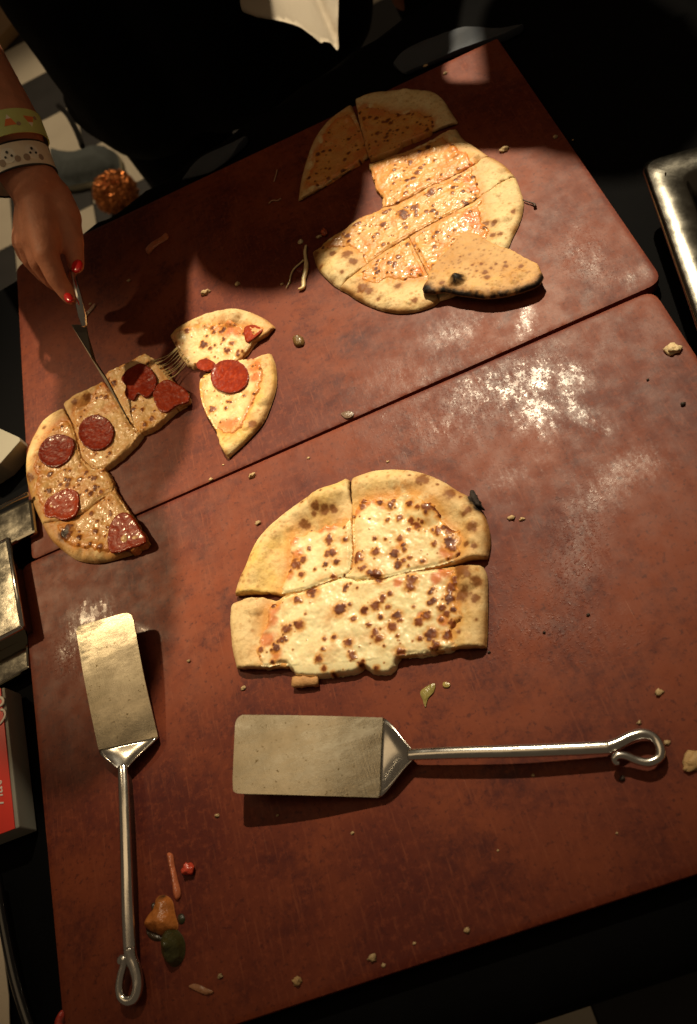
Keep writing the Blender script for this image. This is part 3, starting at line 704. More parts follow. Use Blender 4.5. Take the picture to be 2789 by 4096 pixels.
slice_('right-hand slice of cheese pizza with wide pale crust, partly under the flipped slice', G1, c4,
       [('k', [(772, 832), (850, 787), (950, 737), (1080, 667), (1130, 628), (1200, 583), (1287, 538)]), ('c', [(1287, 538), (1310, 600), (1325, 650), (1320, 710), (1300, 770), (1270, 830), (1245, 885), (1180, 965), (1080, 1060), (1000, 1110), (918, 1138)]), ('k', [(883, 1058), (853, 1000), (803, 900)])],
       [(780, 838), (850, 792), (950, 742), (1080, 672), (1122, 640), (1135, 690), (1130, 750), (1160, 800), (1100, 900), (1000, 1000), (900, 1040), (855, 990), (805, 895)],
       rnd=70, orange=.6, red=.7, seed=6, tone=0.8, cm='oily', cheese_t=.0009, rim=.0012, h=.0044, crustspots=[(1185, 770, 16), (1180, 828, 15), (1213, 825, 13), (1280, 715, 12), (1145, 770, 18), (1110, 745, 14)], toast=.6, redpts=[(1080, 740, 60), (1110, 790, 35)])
slice_('flipped slice of cheese pizza showing its tan underside and charred crust', G1, c4,
       [('c', [(1424, 1020), (1400, 1058), (1340, 1085), (1270, 1105), (1200, 1118), (1130, 1122), (1060, 1113), (1000, 1105), (940, 1092), (890, 1100), (840, 1097)]), ('k', [(833, 1075), (862, 1040), (862, 1010), (880, 980), (930, 920), (980, 870), (1022, 812), (1060, 800), (1110, 825), (1190, 870), (1260, 890), (1330, 930), (1395, 965), (1408, 992)])],
       None, z0=.0085, h=.0050, zun=.0175, flip=True, rim=.0008, toast=1., seed=7,
       crustspots=[(1125, 965, 10), (1140, 1005, 14), (1240, 975, 13), (1150, 1030, 14), (1315, 975, 12), (1080, 970, 8), (1170, 985, 9), (1100, 1000, 8), (930, 1060, 12), (1195, 965, 7), (1020, 930, 6), (1240, 955, 8)],
       char=[(1010, 1045, 24), (848, 1088, 24), (935, 1088, 12)], puffs=[(1010, 1045, 40)])
# ---- pepperoni pizza
e = slice_('far pepperoni slice with one rounded crust, stretching strings of cheese', G2, c5,
       [('c', [(890, 240), (930, 200), (985, 165), (1040, 140), (1130, 110), (1210, 103), (1300, 112), (1380, 145), (1437, 190)]), ('k', [(1437, 192), (1400, 235), (1330, 275), (1300, 320), (1240, 380), (1190, 418), (1120, 415), (1040, 405), (985, 405), (940, 345), (915, 285)])],
       [(905, 250), (960, 225), (1030, 195), (1090, 190), (1150, 185), (1240, 195), (1340, 200), (1390, 222), (1330, 272), (1300, 318), (1240, 377), (1190, 416), (1120, 413), (1040, 404), (985, 404), (940, 342), (915, 288)],
       rnd=50, orange=.35, red=.5, seed=11, tone=.25, cm='oily', rim=.0018, h=.0058, spots=[(1045, 175, 10), (1075, 300, 14), (1180, 275, 12), (1110, 320, 10), (1200, 330, 14), (990, 230, 9)], redpts=[(1200, 215, 55), (1260, 225, 45), (1140, 215, 28)], puffs=[(1220, 150, 75)])
pepperoni(e, c5, [(1290, 205), (1340, 195), (1385, 222), (1340, 262), (1300, 285), (1285, 245)], .0075, 3, .55, cup=.0004)
pepperoni(e, c5, circ(1085, 408, 50, 32, rot=.3), .0078, 4, .2, cup=.0008)
f = slice_('triangular pepperoni slice on the right with one whole pepperoni at its top', G2, c5,
       [('c', [(1418, 335), (1440, 400), (1443, 500), (1415, 600), (1370, 700), (1290, 790), (1190, 882)]), ('k', [(1188, 880), (1160, 830), (1130, 740), (1080, 660), (1050, 570), (1045, 490), (1070, 450), (1140, 410), (1240, 375), (1330, 372), (1400, 345)])],
       [(1050, 490), (1072, 455), (1140, 414), (1240, 379), (1345, 374), (1385, 400), (1375, 480), (1345, 580), (1310, 660), (1250, 745), (1200, 760), (1135, 740), (1085, 660), (1055, 570)],
       rnd=50, orange=.45, red=.6, seed=12, tone=.25, cm='oily', rim=.0018, h=.0058, spots=[(1330, 715, 20), (1120, 640, 14), (1200, 600, 10)], crustspots=[(1330, 715, 20)], redpts=[(1350, 470, 30), (1345, 420, 40), (1210, 725, 48), (1170, 720, 30)], oil=.7)
pepperoni(f, c5, circ(1212, 468, 100, 88), .0078, 5, .1)
g = slice_('far end pepperoni piece with two pepperonis, just right of the knife', G2, c5,
       [('k', [(550, 450), (620, 410), (690, 375), (755, 338), (800, 365), (850, 405), (905, 480), (950, 530), (985, 545), (990, 600), (920, 628), (880, 660), (850, 690), (800, 728), (740, 755), (705, 735), (640, 630), (590, 530)])],
       [(553, 452), (620, 412), (690, 377), (755, 340), (800, 366), (850, 406), (905, 482), (950, 532), (985, 560), (980, 598), (920, 632), (880, 664), (850, 694), (800, 732), (740, 757), (705, 735), (640, 632), (590, 532)],
       rnd=50, orange=.55, red=.5, seed=13, tone=.5, cm='oily', rim=.0015, h=.0058, spots=[(750, 640, 10), (800, 690, 10), (700, 640, 9), (600, 500, 9)])
pepperoni(g, c5, [(640, 480), (680, 430), (740, 402), (790, 425), (825, 480), (815, 540), (770, 580), (730, 560), (700, 595), (660, 565), (665, 520)], .0078, 6, .05)
pepperoni(g, c5, [(805, 560), (830, 510), (880, 485), (930, 505), (985, 545), (992, 600), (930, 620), (880, 655), (835, 640)], .0078, 7, .35, cup=.0006)
h_ = slice_('pepperoni piece with one whole pepperoni between the knife and the short cut in the crust', G2, c5,
       [('c', [(325, 600), (345, 582), (420, 545), (480, 512), (530, 482)]), ('k', [(530, 482), (585, 545), (640, 640), (695, 730), (738, 757), (665, 850), (545, 945), (482, 948), (425, 890), (402, 800), (378, 715)])],
       [(380, 640), (430, 600), (490, 560), (535, 490), (587, 548), (642, 642), (697, 732), (738, 758), (665, 852), (545, 943), (484, 945), (428, 890), (404, 800), (382, 715)],
       rnd=45, orange=.65, red=.6, seed=14, tone=.5, cm='oily', rim=.0015, h=.0058, crustspots=[(462, 575, 18), (400, 610, 14)], puffs=[(410, 590, 60)])
pepperoni(h_, c5, circ(507, 765, 92, 92), .0078, 8, .0)
i_ = slice_('pepperoni piece on the left with long curved crust and two whole pepperonis', G2, c5,
       [('c', [(210, 1240), (160, 1130), (130, 1020), (123, 940), (130, 860), (160, 780), (205, 705), (260, 655), (320, 625)]), ('k', [(322, 627), (345, 672), (374, 717), (398, 800), (421, 892), (480, 951), (545, 947), (590, 1030), (580, 1082), (510, 1120), (430, 1182), (300, 1228)])],
       [(240, 1200), (190, 1080), (175, 950), (200, 850), (240, 770), (300, 700), (350, 690), (374, 720), (398, 800), (421, 892), (480, 951), (545, 948), (590, 1030), (580, 1080), (510, 1118), (430, 1180), (320, 1215)],
       rnd=80, orange=.65, red=.6, seed=15, tone=.5, cm='oily', rim=.0015, h=.0058, crustspots=[(160, 1000, 16), (145, 985, 10), (230, 735, 8)], spots=[(260, 985, 10), (345, 1010, 9), (500, 1005, 9)], oil=.6)
pepperoni(i_, c5, [(205, 870), (225, 820), (270, 785), (330, 775), (385, 800), (388, 850), (360, 910), (300, 945), (250, 940), (215, 915)], .0078, 9, .0)
pepperoni(i_, c5, [(235, 1170), (250, 1120), (300, 1085), (360, 1060), (410, 1085), (415, 1150), (395, 1200), (340, 1225), (285, 1212), (245, 1210)], .0078, 10, .85)  # brighter red stands for the light falling on this one
j_ = slice_('nearest pepperoni piece with a clipped pepperoni at its pointed corner, lying over the seam', G2, c5,
       [('k', [(215, 1238), (300, 1231), (430, 1190), (515, 1122), (583, 1086), (592, 1048), (640, 1130), (700, 1210), (776, 1340)]), ('c', [(776, 1340), (700, 1385), (640, 1405), (570, 1425), (500, 1437), (430, 1432), (370, 1412), (300, 1360), (250, 1310), (213, 1248)])],
       [(270, 1245), (320, 1232), (430, 1192), (515, 1124), (590, 1060), (640, 1134), (700, 1214), (770, 1338), (690, 1375), (560, 1395), (430, 1385), (350, 1340), (290, 1290)],
       rnd=45, orange=.55, red=.6, seed=16, tone=.5, cm='oily', rim=.0015, h=.0058, crustspots=[(345, 1300, 34)], spots=[(345, 1300, 30), (530, 1370, 12), (460, 1385, 14), (540, 1090, 12), (480, 1190, 8)], char=[(345, 1300, 22)])
pepperoni(j_, c5, [(572, 1310), (590, 1240), (640, 1190), (690, 1200), (735, 1265), (774, 1338), (700, 1375), (600, 1402), (575, 1370)], .0090, 11, .45, cup=.0005)
rn = np.random.RandomState(3)
for k in range(11):
    t = k / 10 + rn.uniform(-.08, .08); a = (822 + 85 * t, 382 + 100 * t); tb_ = .5 + (t - .5) * .8 + rn.uniform(-.08, .08); b = (915 + 85 * tb_, 310 + 95 * tb_)
    p = P(*c5(*a), .0078); q = P(*c5(*b), .0078); m1_ = p * .7 + q * .3 - np.array([0, 0, .001 + .002 * rn.rand()]); m2_ = p * .35 + q * .65 - np.array([0, 0, .001 + .002 * rn.rand()])
    r_ = rn.uniform(.6, 1.2)
    tube('cheese_string', [p + (p - q) * .12, p, m1_, m2_, q, q + (q - p) * .10], [.0010 * r_, .0006 * r_, .00026 * r_, .0002 * r_, .0005 * r_, .0009 * r_], M['string'], e, n=6, sub=4)
# ---- blistered cheese pizza on the near board
k_ = slice_('upper left slice of blistered cheese pizza with a large pale puffed crust', G3, c6,
       [('c', [(112, 755), (130, 690), (165, 610), (200, 520), (250, 440), (330, 360), (430, 285), (560, 210), (700, 140)]), ('k', [(718, 150), (722, 250), (735, 300), (730, 385), (738, 520), (730, 620), (692, 667), (600, 698), (480, 742), (360, 760), (300, 745), (160, 755)])],
       [(362, 757), (375, 690), (395, 610), (395, 510), (420, 435), (480, 445), (540, 425), (640, 388), (728, 365), (737, 520), (730, 622), (690, 667), (600, 693), (480, 742)],
       h=.0075, rim=.004, orange=.30, red=.32, seed=21, puffs=[(570, 310, 130), (600, 250, 90)], oil=.75, toast=.5, rnd=14,
       crustspots=[(560, 315, 22), (600, 330, 26), (485, 395, 26), (505, 400, 14), (640, 320, 20), (545, 345, 14), (160, 665, 7), (590, 240, 6), (480, 285, 9)],
       spots=[(618, 475, 18), (632, 543, 20), (700, 660, 8), (440, 605, 28), (480, 580, 16), (600, 605, 12), (470, 660, 18), (510, 520, 12), (640, 670, 12), (410, 640, 10), (700, 410, 9)], redpts=[(625, 400, 42), (570, 410, 36), (450, 560, 40), (430, 480, 34), (670, 380, 36), (410, 660, 28)])
l_ = slice_('upper right slice of blistered cheese pizza with a charred patch on its crust', G3, c6,
       [('c', [(735, 140), (790, 118), (850, 102), (950, 92), (1080, 105), (1200, 150), (1290, 205), (1360, 245), (1420, 320), (1450, 400), (1457, 480), (1445, 555)]), ('k', [(1440, 560), (1350, 570), (1200, 610), (1050, 640), (900, 679), (840, 679), (760, 686), (695, 667), (733, 622), (742, 520), (735, 385)])],
       [(740, 330), (790, 260), (880, 240), (960, 225), (1010, 190), (1090, 230), (1180, 270), (1220, 330), (1240, 390), (1300, 430), (1330, 500), (1310, 560), (1200, 606), (1050, 637), (900, 678), (840, 680), (760, 688), (693, 668), (734, 622), (745, 520)],
       h=.0075, rim=.004, orange=.48, red=.28, seed=22, oil=.3, toast=.9, rnd=40, puffs=[(1130, 300, 120)],
       crustspots=[(1115, 160, 36), (1260, 235, 34), (1045, 143, 8), (1375, 415, 28), (1385, 515, 15), (1340, 500, 14), (1350, 330, 22), (1310, 255, 10), (1190, 190, 7), (1330, 345, 14)],
       spots=[(935, 238, 16), (885, 280, 18), (945, 295, 21), (805, 270, 17), (1135, 240, 21), (925, 375, 13), (990, 360, 12), (862, 543, 25), (860, 470, 11), (965, 545, 19), (1015, 525, 16), (985, 600, 24), (1010, 585, 14), (768, 572, 21), (870, 660, 26), (830, 650, 14), (1275, 400, 31), (1255, 490, 25), (1190, 430, 17), (1080, 400, 17), (1170, 500, 17), (1305, 555, 14), (1140, 310, 24), (1040, 290, 20), (1210, 340, 24), (1190, 320, 16), (1040, 570, 10), (790, 630, 11)],
       redpts=[(800, 270, 40), (880, 265, 36), (990, 210, 34), (760, 320, 30), (1240, 540, 50), (900, 300, 30), (1000, 500, 22)], char=[(1385, 262, 26), (1405, 300, 24), (1375, 245, 18)])
FLAKE = True
m_ = slice_('long near slice of blistered cheese pizza with cheese drooping over its cut edge', G3, c6,
       [('c', [(118, 1145), (97, 1050), (86, 930), (86, 860), (100, 808), (150, 785)]), ('k', [(150, 785), (270, 778), (335, 795), (375, 768), (470, 746), (600, 700), (692, 669), (760, 688), (840, 682), (900, 681), (1000, 646), (1200, 622), (1418, 604)]), ('c', [(1420, 605), (1440, 660), (1443, 800), (1440, 950), (1435, 1030)]), ('k', [(1435, 1030), (1270, 1042), (1180, 1060), (1050, 1080), (950, 1092), (800, 1112), (600, 1130), (400, 1140), (250, 1145)])],
       [(345, 805), (378, 772), (470, 745), (600, 698), (692, 666), (760, 684), (840, 680), (900, 680), (1000, 648), (1200, 627), (1290, 640), (1295, 760), (1315, 880), (1285, 960), (1275, 1038), (1180, 1064), (1100, 1080), (1000, 1082), (968, 1105), (950, 1150), (905, 1172), (845, 1170), (792, 1142), (752, 1168), (650, 1180), (560, 1192), (480, 1192), (432, 1182), (405, 1152), (370, 1125), (300, 1140), (255, 1138), (240, 1050), (265, 950), (275, 850), (310, 800)],
       h=.0075, rim=.003, orange=.30, red=.24, seed=23, oil=.35, toast=.5, rnd=55, cheese_t=.0022, puffs=[(1340, 680, 80)],
       crustspots=[(1320, 640, 46), (1395, 700, 28), (1325, 765, 38), (1390, 790, 24), (1345, 660, 30), (1300, 960, 10), (1395, 900, 7)],
       spots=[(530, 750, 21), (450, 795, 19), (670, 845, 24), (705, 725, 12), (700, 740, 9), (1052, 690, 24), (1045, 725, 22), (865, 825, 23), (900, 780, 15), (930, 830, 11), (805, 850, 16), (975, 875, 22), (950, 935, 22), (862, 970, 20), (880, 1000, 20), (828, 925, 11), (890, 885, 11), (720, 1020, 24), (465, 928, 18), (395, 948, 24), (368, 1005, 16), (340, 1050, 15), (260, 1055, 13), (565, 1105, 20), (740, 1085, 15), (785, 1130, 17), (1150, 755, 17), (1170, 800, 17), (1130, 880, 21), (1090, 910, 17), (1160, 970, 22), (1095, 995, 17), (1240, 980, 24), (1260, 730, 28), (1250, 790, 20), (1215, 840, 19), (1270, 920, 19), (990, 1065, 20), (1180, 1035, 22), (1270, 850, 18), (1240, 870, 15), (880, 690, 18), (1210, 900, 14), (1290, 690, 26)],
       redpts=[(290, 900, 60), (300, 1000, 50), (330, 840, 40), (340, 1080, 40), (1230, 640, 50), (1190, 680, 36), (1110, 880, 30), (1290, 700, 36), (980, 700, 30), (1220, 900, 36)])

# ================================================================== spatulas
def spatula(label, cv, blade, bp, shoulder_in, shoulder_out, path, hr, loop_path, zs, zl, crease):
    """bp: three (x,y,z) giving the tilted blade plane"""
    q = [P(*cv(x, y), z) for (x, y, z) in bp]; n = np.cross(q[1] - q[0], q[2] - q[0]); n /= np.linalg.norm(n); n = n if n[2] > 0 else -n
    zf = lambda X: q[0][2] - ((X - q[0][:2]) @ n[:2]) / n[2]
    root = thing('pizza_spatula', label, 'spatula', (*q[0][:2], 0), 'steel pizza spatulas')
    wl = np.array([PP(*cv(*p), q[0], n)[:2] for p in blade]); wl = np.array(catmull_corner(wl))
    wl = resample(np.r_[wl, wl[:1]], .002)[:-1]
    V, T, lp = fill(wl, .004); mc = (q[1][:2] + q[2][:2]) / 2; ax_ = q[0][:2] - mc; sL = ((V - mc) @ ax_) / (ax_ @ ax_); z = zf(V) + .0022 * np.sin(math.pi * np.clip(sL, 0, 1)) + .0008 * (fbm(V[:, 0] * 22, V[:, 1] * 22, 3) - .5) * np.clip(sL * 8, 0, 1)
    slab('blade', V, T, lp, z, z - .0013, None, None, M['blade'], root, bulge=.0001)
    # dished shoulder between the crease and the neck
    A = [PP(*cv(*p), q[0], n) for p in shoulder_in]; B = [P(*cv(*p), zs) for p in shoulder_out]
    na, nr = 14, 12; top = []
    for r in range(nr + 1):
        t = r / nr; wd = t ** .55 if False else 1 - (1 - t) ** 1.0
        for k in range(na + 1):
            s = k / na; a = A[0] * (1 - s) + A[1] * s; b = B[0] * (1 - s) + B[1] * s
            # flared outline: broad at first, then pinching to the neck
            tt = .5 * t + .5 * sst(0, 1, np.array([t]))[0]
            mid = (A[0] + A[1]) / 2 * (1 - t) + (B[0] + B[1]) / 2 * t
            p = mid + (a - (A[0] + A[1]) / 2) * (1 - tt) ** .9 + (b - (B[0] + B[1]) / 2) * tt
            p = p + np.array([0, 0, .0035 * (abs(2 * s - 1) ** 2) * math.sin(math.pi * min(1, t * 1.0)) - .0015 * math.sin(math.pi * t)])
            top.append(p)
    top = np.array(top); bot = top - np.array([0, 0, .0018]); W = na + 1; Nn = len(top); Fc = []
    for r in range(nr):
        for k in range(na):
            a = r * W + k; Fc += [[a, a + 1, a + W + 1, a + W], [Nn + a, Nn + a + W, Nn + a + W + 1, Nn + a + 1]]
    rim = [k for k in range(W)] + [r * W + na for r in range(1, nr + 1)] + [nr * W + k for k in range(na - 1, -1, -1)] + [r * W for r in range(nr - 1, 0, -1)]
    for i in range(len(rim)):
        a, b = rim[i], rim[(i + 1) % len(rim)]; Fc.append([a, Nn + a, Nn + b, b])
    bm = bmesh.new(); o = newmesh('shoulder', np.r_[top, bot], Fc, M['steel'], root)
    bm.from_mesh(o.data); bmesh.ops.recalc_face_normals(bm, faces=bm.faces); bm.to_mesh(o.data); bm.free()
    pts = [P(*cv(x, y), z) for (x, y, z) in path]
    tube('handle', pts, hr, M['steel'], root, n=16, flat=.62, sub=8)
    lpth = [P(*cv(x, y), z) for (x, y, z) in loop_path]
    rr = np.interp(np.linspace(0, 1, len(lpth)), [0, .5, .85, 1], [hr[-1] * .98, .0030, .0023, .0012])
    tube('hanging_loop', lpth, rr, M['steel'], root, n=12, flat=.9, sub=7)
    return root
def catmull_corner(wl): return [tuple(p) for p in wl]
spatula('steel spatula lying crosswise on the near board, blade tip propped up to the left', c7,
        [(68, 378), (66, 340), (74, 160), (80, 142), (96, 130), (330, 135), (556, 139), (549, 270), (545, 400), (330, 395), (100, 388), (78, 386)],
        [(70, 260, .024), (552, 140, .0055), (545, 400, .0055)], ((556, 139), (545, 400)), ((655, 244), (655, 276)),
        [(640, 260, .0105), (680, 258, .0115), (800, 253, .0125), (1000, 248, .0125), (1200, 240, .011), (1300, 235, .010)], [.0040, .0040, .0042, .0043, .0043, .0043],
        [(1290, 235, .010), (1325, 222, .0095), (1365, 202, .009), (1405, 192, .0085), (1440, 203, .008), (1461, 235, .008), (1458, 268, .008), (1425, 285, .0085), (1385, 278, .009), (1350, 264, .010), (1325, 262, .0105), (1312, 272, .0105), (1316, 286, .010), (1328, 288, .010)], .0105, 0, None)
spatula('steel spatula lying lengthwise on the left, handle pointing to the near edge', c8,
        [(395, 290), (404, 268), (425, 258), (640, 198), (668, 198), (684, 210), (694, 235), (760, 560), (818, 838), (665, 872), (512, 905), (455, 600), (405, 340)],
        [(530, 230, .020), (818, 838, .006), (512, 905, .006)], ((512, 905), (818, 838)), ((616, 1012), (655, 1004)),
        [(634, 990, .0095), (638, 1040, .0105), (645, 1200, .0115), (655, 1500, .012), (662, 1750, .011), (672, 1950, .0095)], [.0043, .0043, .0044, .0046, .0048, .0048],
        [(671, 1935, .0095), (680, 1985, .009), (698, 2030, .0085), (712, 2090, .008), (712, 2145, .008), (695, 2190, .008), (660, 2205, .008), (628, 2185, .0085), (618, 2140, .009), (625, 2080, .0095), (640, 2020, .010), (642, 1990, .0105), (630, 1982, .0105), (618, 1998, .0105), (624, 2014, .010)], .0095, 0, None)

# ================================================================== person with the knife
root = thing('person', 'person in black with orange-red nails reaching down to cut the pepperoni pizza', 'person', (.28, .88, ZF))
def H(x, y, z): return P(*c2(x, y), z)
wrist = H(330, 520, .128)
caps = []
el = np.array([.055, .66, .20])
caps += [((.10, .80, .40), el, .048, .042), (el, H(70, 40, .165), .041, .033), (H(70, 40, .165), H(215, 420, .14), .033, .0255), (H(215, 420, .14), H(335, 580, .128), .0255, .026)]
# back of the hand: four metacarpal ridges and the thumb base
caps += [(H(345, 560, .126), H(400, 1010, .115), .021, .0165), (H(320, 600, .124), H(330, 1040, .110), .019, .0155), (H(300, 620, .120), H(265, 1060, .104), .018, .0145), (H(290, 640, .115), H(225, 1060, .097), .016, .013)]
caps += [(H(400, 1000, .116), H(425, 1180, .112), .0165, .0125), (H(425, 1180, .112), H(515, 1390, .098), .0115, .0098), (H(515, 1390, .098), H(632, 1555, .083), .0096, .0078)]      # index
caps += [(H(330, 1050, .108), H(365, 1240, .100), .0145, .0115), (H(365, 1240, .100), H(470, 1400, .082), .0110, .0092), (H(470, 1400, .082), H(590, 1490, .070), .0088, .0072)]        # middle
caps += [(H(262, 1060, .103), H(290, 1210, .092), .0135, .0108), (H(290, 1210, .092), H(420, 1370, .072), .0102, .0088), (H(420, 1370, .072), H(540, 1400, .064), .0084, .007)]          # ring
caps += [(H(222, 1060, .096), H(235, 1165, .086), .0120, .0095), (H(235, 1165, .086), H(330, 1300, .068), .0088, .0076), (H(330, 1300, .068), H(440, 1340, .062), .0072, .006)]           # little
caps += [(H(470, 640, .118), H(590, 850, .106), .019, .0165), (H(590, 850, .106), H(660, 1060, .098), .0150, .0112), (H(660, 1060, .098), H(690, 1270, .088), .0108, .0082)]              # thumb
# shoulders, neck, head
caps += [((.10, .80, .40), (.28, .74, .44), .05, .075), ((.28, .74, .44), (.44, .78, .40), .075, .05), ((.28, .72, .44), (.275, .49, .64), .06, .046)]
caps += [((.44, .78, .42), (.305, .61, .42), .045, .038), ((.305, .61, .42), (.298, .47, .53), .036, .028), ((.298, .47, .53), (.296, .45, .57), .036, .034)]
caps += [((.28, .90, .28), (.28, 1.05, -.05), .09, .09)]
body('body', caps, M['skin'], .0026, root, smooth=5, ell=[((.272, .435, .715), (.066, .082, .10)), ((.272, .358, .70), (.014, .02, .018)), ((.272, .40, .645), (.04, .04, .04))])
body('hair', [((.272, .48, .75), (.272, .51, .66), .072, .06)], M['hair'], .008, root, ell=[((.272, .455, .745), (.072, .082, .082))])
body('shirt', [((.20, .88, .30), (.19, 1.12, -.12), .115, .125), ((.36, .88, .30), (.37, 1.12, -.12), .115, .125), ((.12, .80, .385), (.44, .80, .385), .07, .07), ((.28, .78, .40), (.28, 1.05, .1), .11, .15),
               ((.11, .79, .385), (.09, .70, .27), .062, .056), ((.45, .78, .40), (.33, .65, .42), .055, .045), ((.28, .70, .36), (.28, 1.0, .05), .07, .11)], M['black'], .012, root)
body('apron', [((.15, 1.03, .02), (.12, 1.20, -.30), .13, .135), ((.30, 1.0, .05), (.28, 1.18, -.30), .15, .14), ((.46, 1.03, .02), (.48, 1.20, -.30), .13, .135), ((.06, 1.20, -.28), (.50, 1.20, -.28), .09, .09)], M['black'], .012, root)
for lx in (.13, .37):
    body('trouser_leg', [((lx, 1.24, -.30), (lx - .01, 1.30, -.62), .125, .11), ((lx - .01, 1.30, -.62), (lx - .02, 1.34, ZF + .08), .08, .06)], M['jean'], .012, root)
    body('shoe', [((lx - .02, 1.36, ZF + .045), (lx - .03, 1.18, ZF + .035), .04, .035)], M['blk'], .008, root)
# nails
def nail(a, r, rz):
    bm = bmesh.new(); bmesh.ops.create_uvsphere(bm, u_segments=12, v_segments=8, radius=1, matrix=Matrix.Translation(a - np.array(root['org'])) @ Matrix.Rotation(rz, 4, 'Z') @ Matrix.Diagonal((*r, 1)))
    me = bpy.data.meshes.new('fingernail'); bm.to_mesh(me); bm.free(); me.materials.append(M['nail']); me.polygons.foreach_set('use_smooth', [True] * len(me.polygons))
    o = bpy.data.objects.new('fingernail', me); col.objects.link(o); o.parent = root
dirz = lambda a, b: math.atan2(*(H(*b) - H(*a))[:2][::-1]) - math.pi / 2
nail(H(620, 1562, .0905), (.0042, .0082, .0022), dirz((515, 1390, .09), (632, 1555, .09)))
nail(H(697, 1275, .0965), (.0062, .0092, .0024), dirz((660, 1060, .09), (700, 1300, .09)))
# bracelets: broad ribbons round the forearm
def ribbon(name, label, c, ax, rx, wd, m, tilt, edge=None):
    ax = np.array(ax, float); ax /= np.linalg.norm(ax); s = np.cross(ax, [0, 0, 1]); s /= np.linalg.norm(s); q = np.cross(s, ax)
    n = 48; V = []; Fc = []
    prof = [(-wd, 0), (-wd, .0012), (wd, .0012), (wd, 0)]
    fr = []
    for i in range(n):
        a = 2 * math.pi * i / n
        for (h, e_) in prof: V.append(c + ax * h + (rx[0] + e_) * math.cos(a) * s + (rx[1] + e_) * math.sin(a) * q)
    for i in range(n):
        for k in range(4):
            a = i * 4 + k; b = i * 4 + (k + 1) % 4; a2 = ((i + 1) % n) * 4 + k; b2 = ((i + 1) % n) * 4 + (k + 1) % 4; Fc.append([a, b, b2, a2])
    o = tag(newmesh(name, V, Fc, m, smooth=False), label, 'wristband')
    def on(ang, h, e=.0016): return c + ax * h + (rx[0] + e) * math.cos(ang) * s + (rx[1] + e) * math.sin(ang) * q
    def patch(nm, poly, m2, e=.0018):
        cx = np.mean([p[0] for p in poly]); ch = np.mean([p[1] for p in poly])
        V = [on(a, h, e) for a, h in poly] + [on(a, h, .0008) for a, h in poly]; k = len(poly)
        Fc = [list(range(k)), list(range(2 * k - 1, k - 1, -1))] + [[i, i + k, (i + 1) % k + k, (i + 1) % k] for i in range(k)]
        return newmesh(nm, V, Fc, m2, o, smooth=False)
    if edge:
        for sgn in (-1, 1):
            pth = [c + ax * sgn * wd + (rx[0] + .0006) * math.cos(2 * math.pi * i / n) * s + (rx[1] + .0006) * math.sin(2 * math.pi * i / n) * q for i in range(n + 1)]
            tube('edge_trim', pth, .0011, edge, o, n=6, sub=0)
    return o, patch
fa = H(215, 420, .14) - H(70, 40, .165)
b1, pt = ribbon('wristband', 'green snap wristband printed with candy corn, higher on the forearm', H(92, 120, .161), fa, (.0335, .0335), .0115, M['green'], 0)
ANG = lambda a: math.radians(a)
for t in (18, 52, 86, 120, 154):
    up = 1 if (t // 34) % 2 else -1
    w0 = ANG(9)
    tri = [(ANG(t) - w0, .004 * up), (ANG(t) + w0, .004 * up), (ANG(t) + w0 * .45, -.002 * up), (ANG(t) - w0 * .45, -.002 * up)]
    pt('candy_corn', tri, M['corange']); pt('candy_tip', [(ANG(t) - w0 * .42, -.0021 * up), (ANG(t) + w0 * .42, -.0021 * up), (ANG(t), -.0062 * up)], M['cwhite'])
    pt('dot', [(ANG(t + 13) + ANG(3.5) * math.cos(k), .0035 * up + .0018 * math.sin(k)) for k in np.linspace(0, 6.28, 9)[:-1]], M['tan'])
b2, pt = ribbon('wristband', 'cream snap wristband with dark edges and little dog faces, nearest the wrist', H(160, 400, .141), fa, (.0345, .0335), .0120, M['cream'], 0, M['blk'])
def disc(a, h, r, m, e=.0019, nm='dot'): pt(nm, [(ANG(a) + r / .037 * math.cos(k), h + r * math.sin(k)) for k in np.linspace(0, 6.28, 11)[:-1]], m, e)
for a in (30, 68, 106, 144):
    disc(a, 0, .0075, M['cwhite'], .0015, 'dog_face'); disc(a - 12, .005, .0034, M['tan'], .0017, 'ear'); disc(a + 12, .005, .0030, M['tan'], .0017, 'ear')
    disc(a - 4.5, .0012, .0011, M['blk'], .0021, 'eye'); disc(a + 5, .0012, .0011, M['blk'], .0021, 'eye'); disc(a, -.003, .0013, M['blk'], .0021, 'nose')
# zip, hem piping and apron string of the black clothes
zs = [PY(u, v, .985) for (u, v) in ((262, 82), (290, 88), (320, 95), (352, 102), (385, 108))]
zp = catmull(zs, n=6)
bmz = bmesh.new()
for i, p in enumerate(zp): 
    off = np.array([0, -.012, .004 * (1 if i % 2 else -1)])
    bmesh.ops.create_cube(bmz, size=.0055, matrix=Matrix.Translation(p + off - np.array(root['org'])) @ Matrix.Rotation(.8 * (1 if i % 2 else -1), 4, 'Y') @ Matrix.Diagonal((.5, 1, 1.6, 1)))
me = bpy.data.meshes.new('zip'); bmz.to_mesh(me); bmz.free(); me.materials.append(M['zip']); o = bpy.data.objects.new('zip', me); col.objects.link(o); o.parent = root
tube('hem_piping', [P(*q, -.34) for q in ((240, 279), (290, 288), (340, 294), (400, 296))], .003, M['trim'], root, n=6)
tube('apron_string', [P(*q, -.36) for q in ((133, 240), (152, 258), (168, 285), (180, 312), (187, 332))], .006, M['blk'], root, n=8)

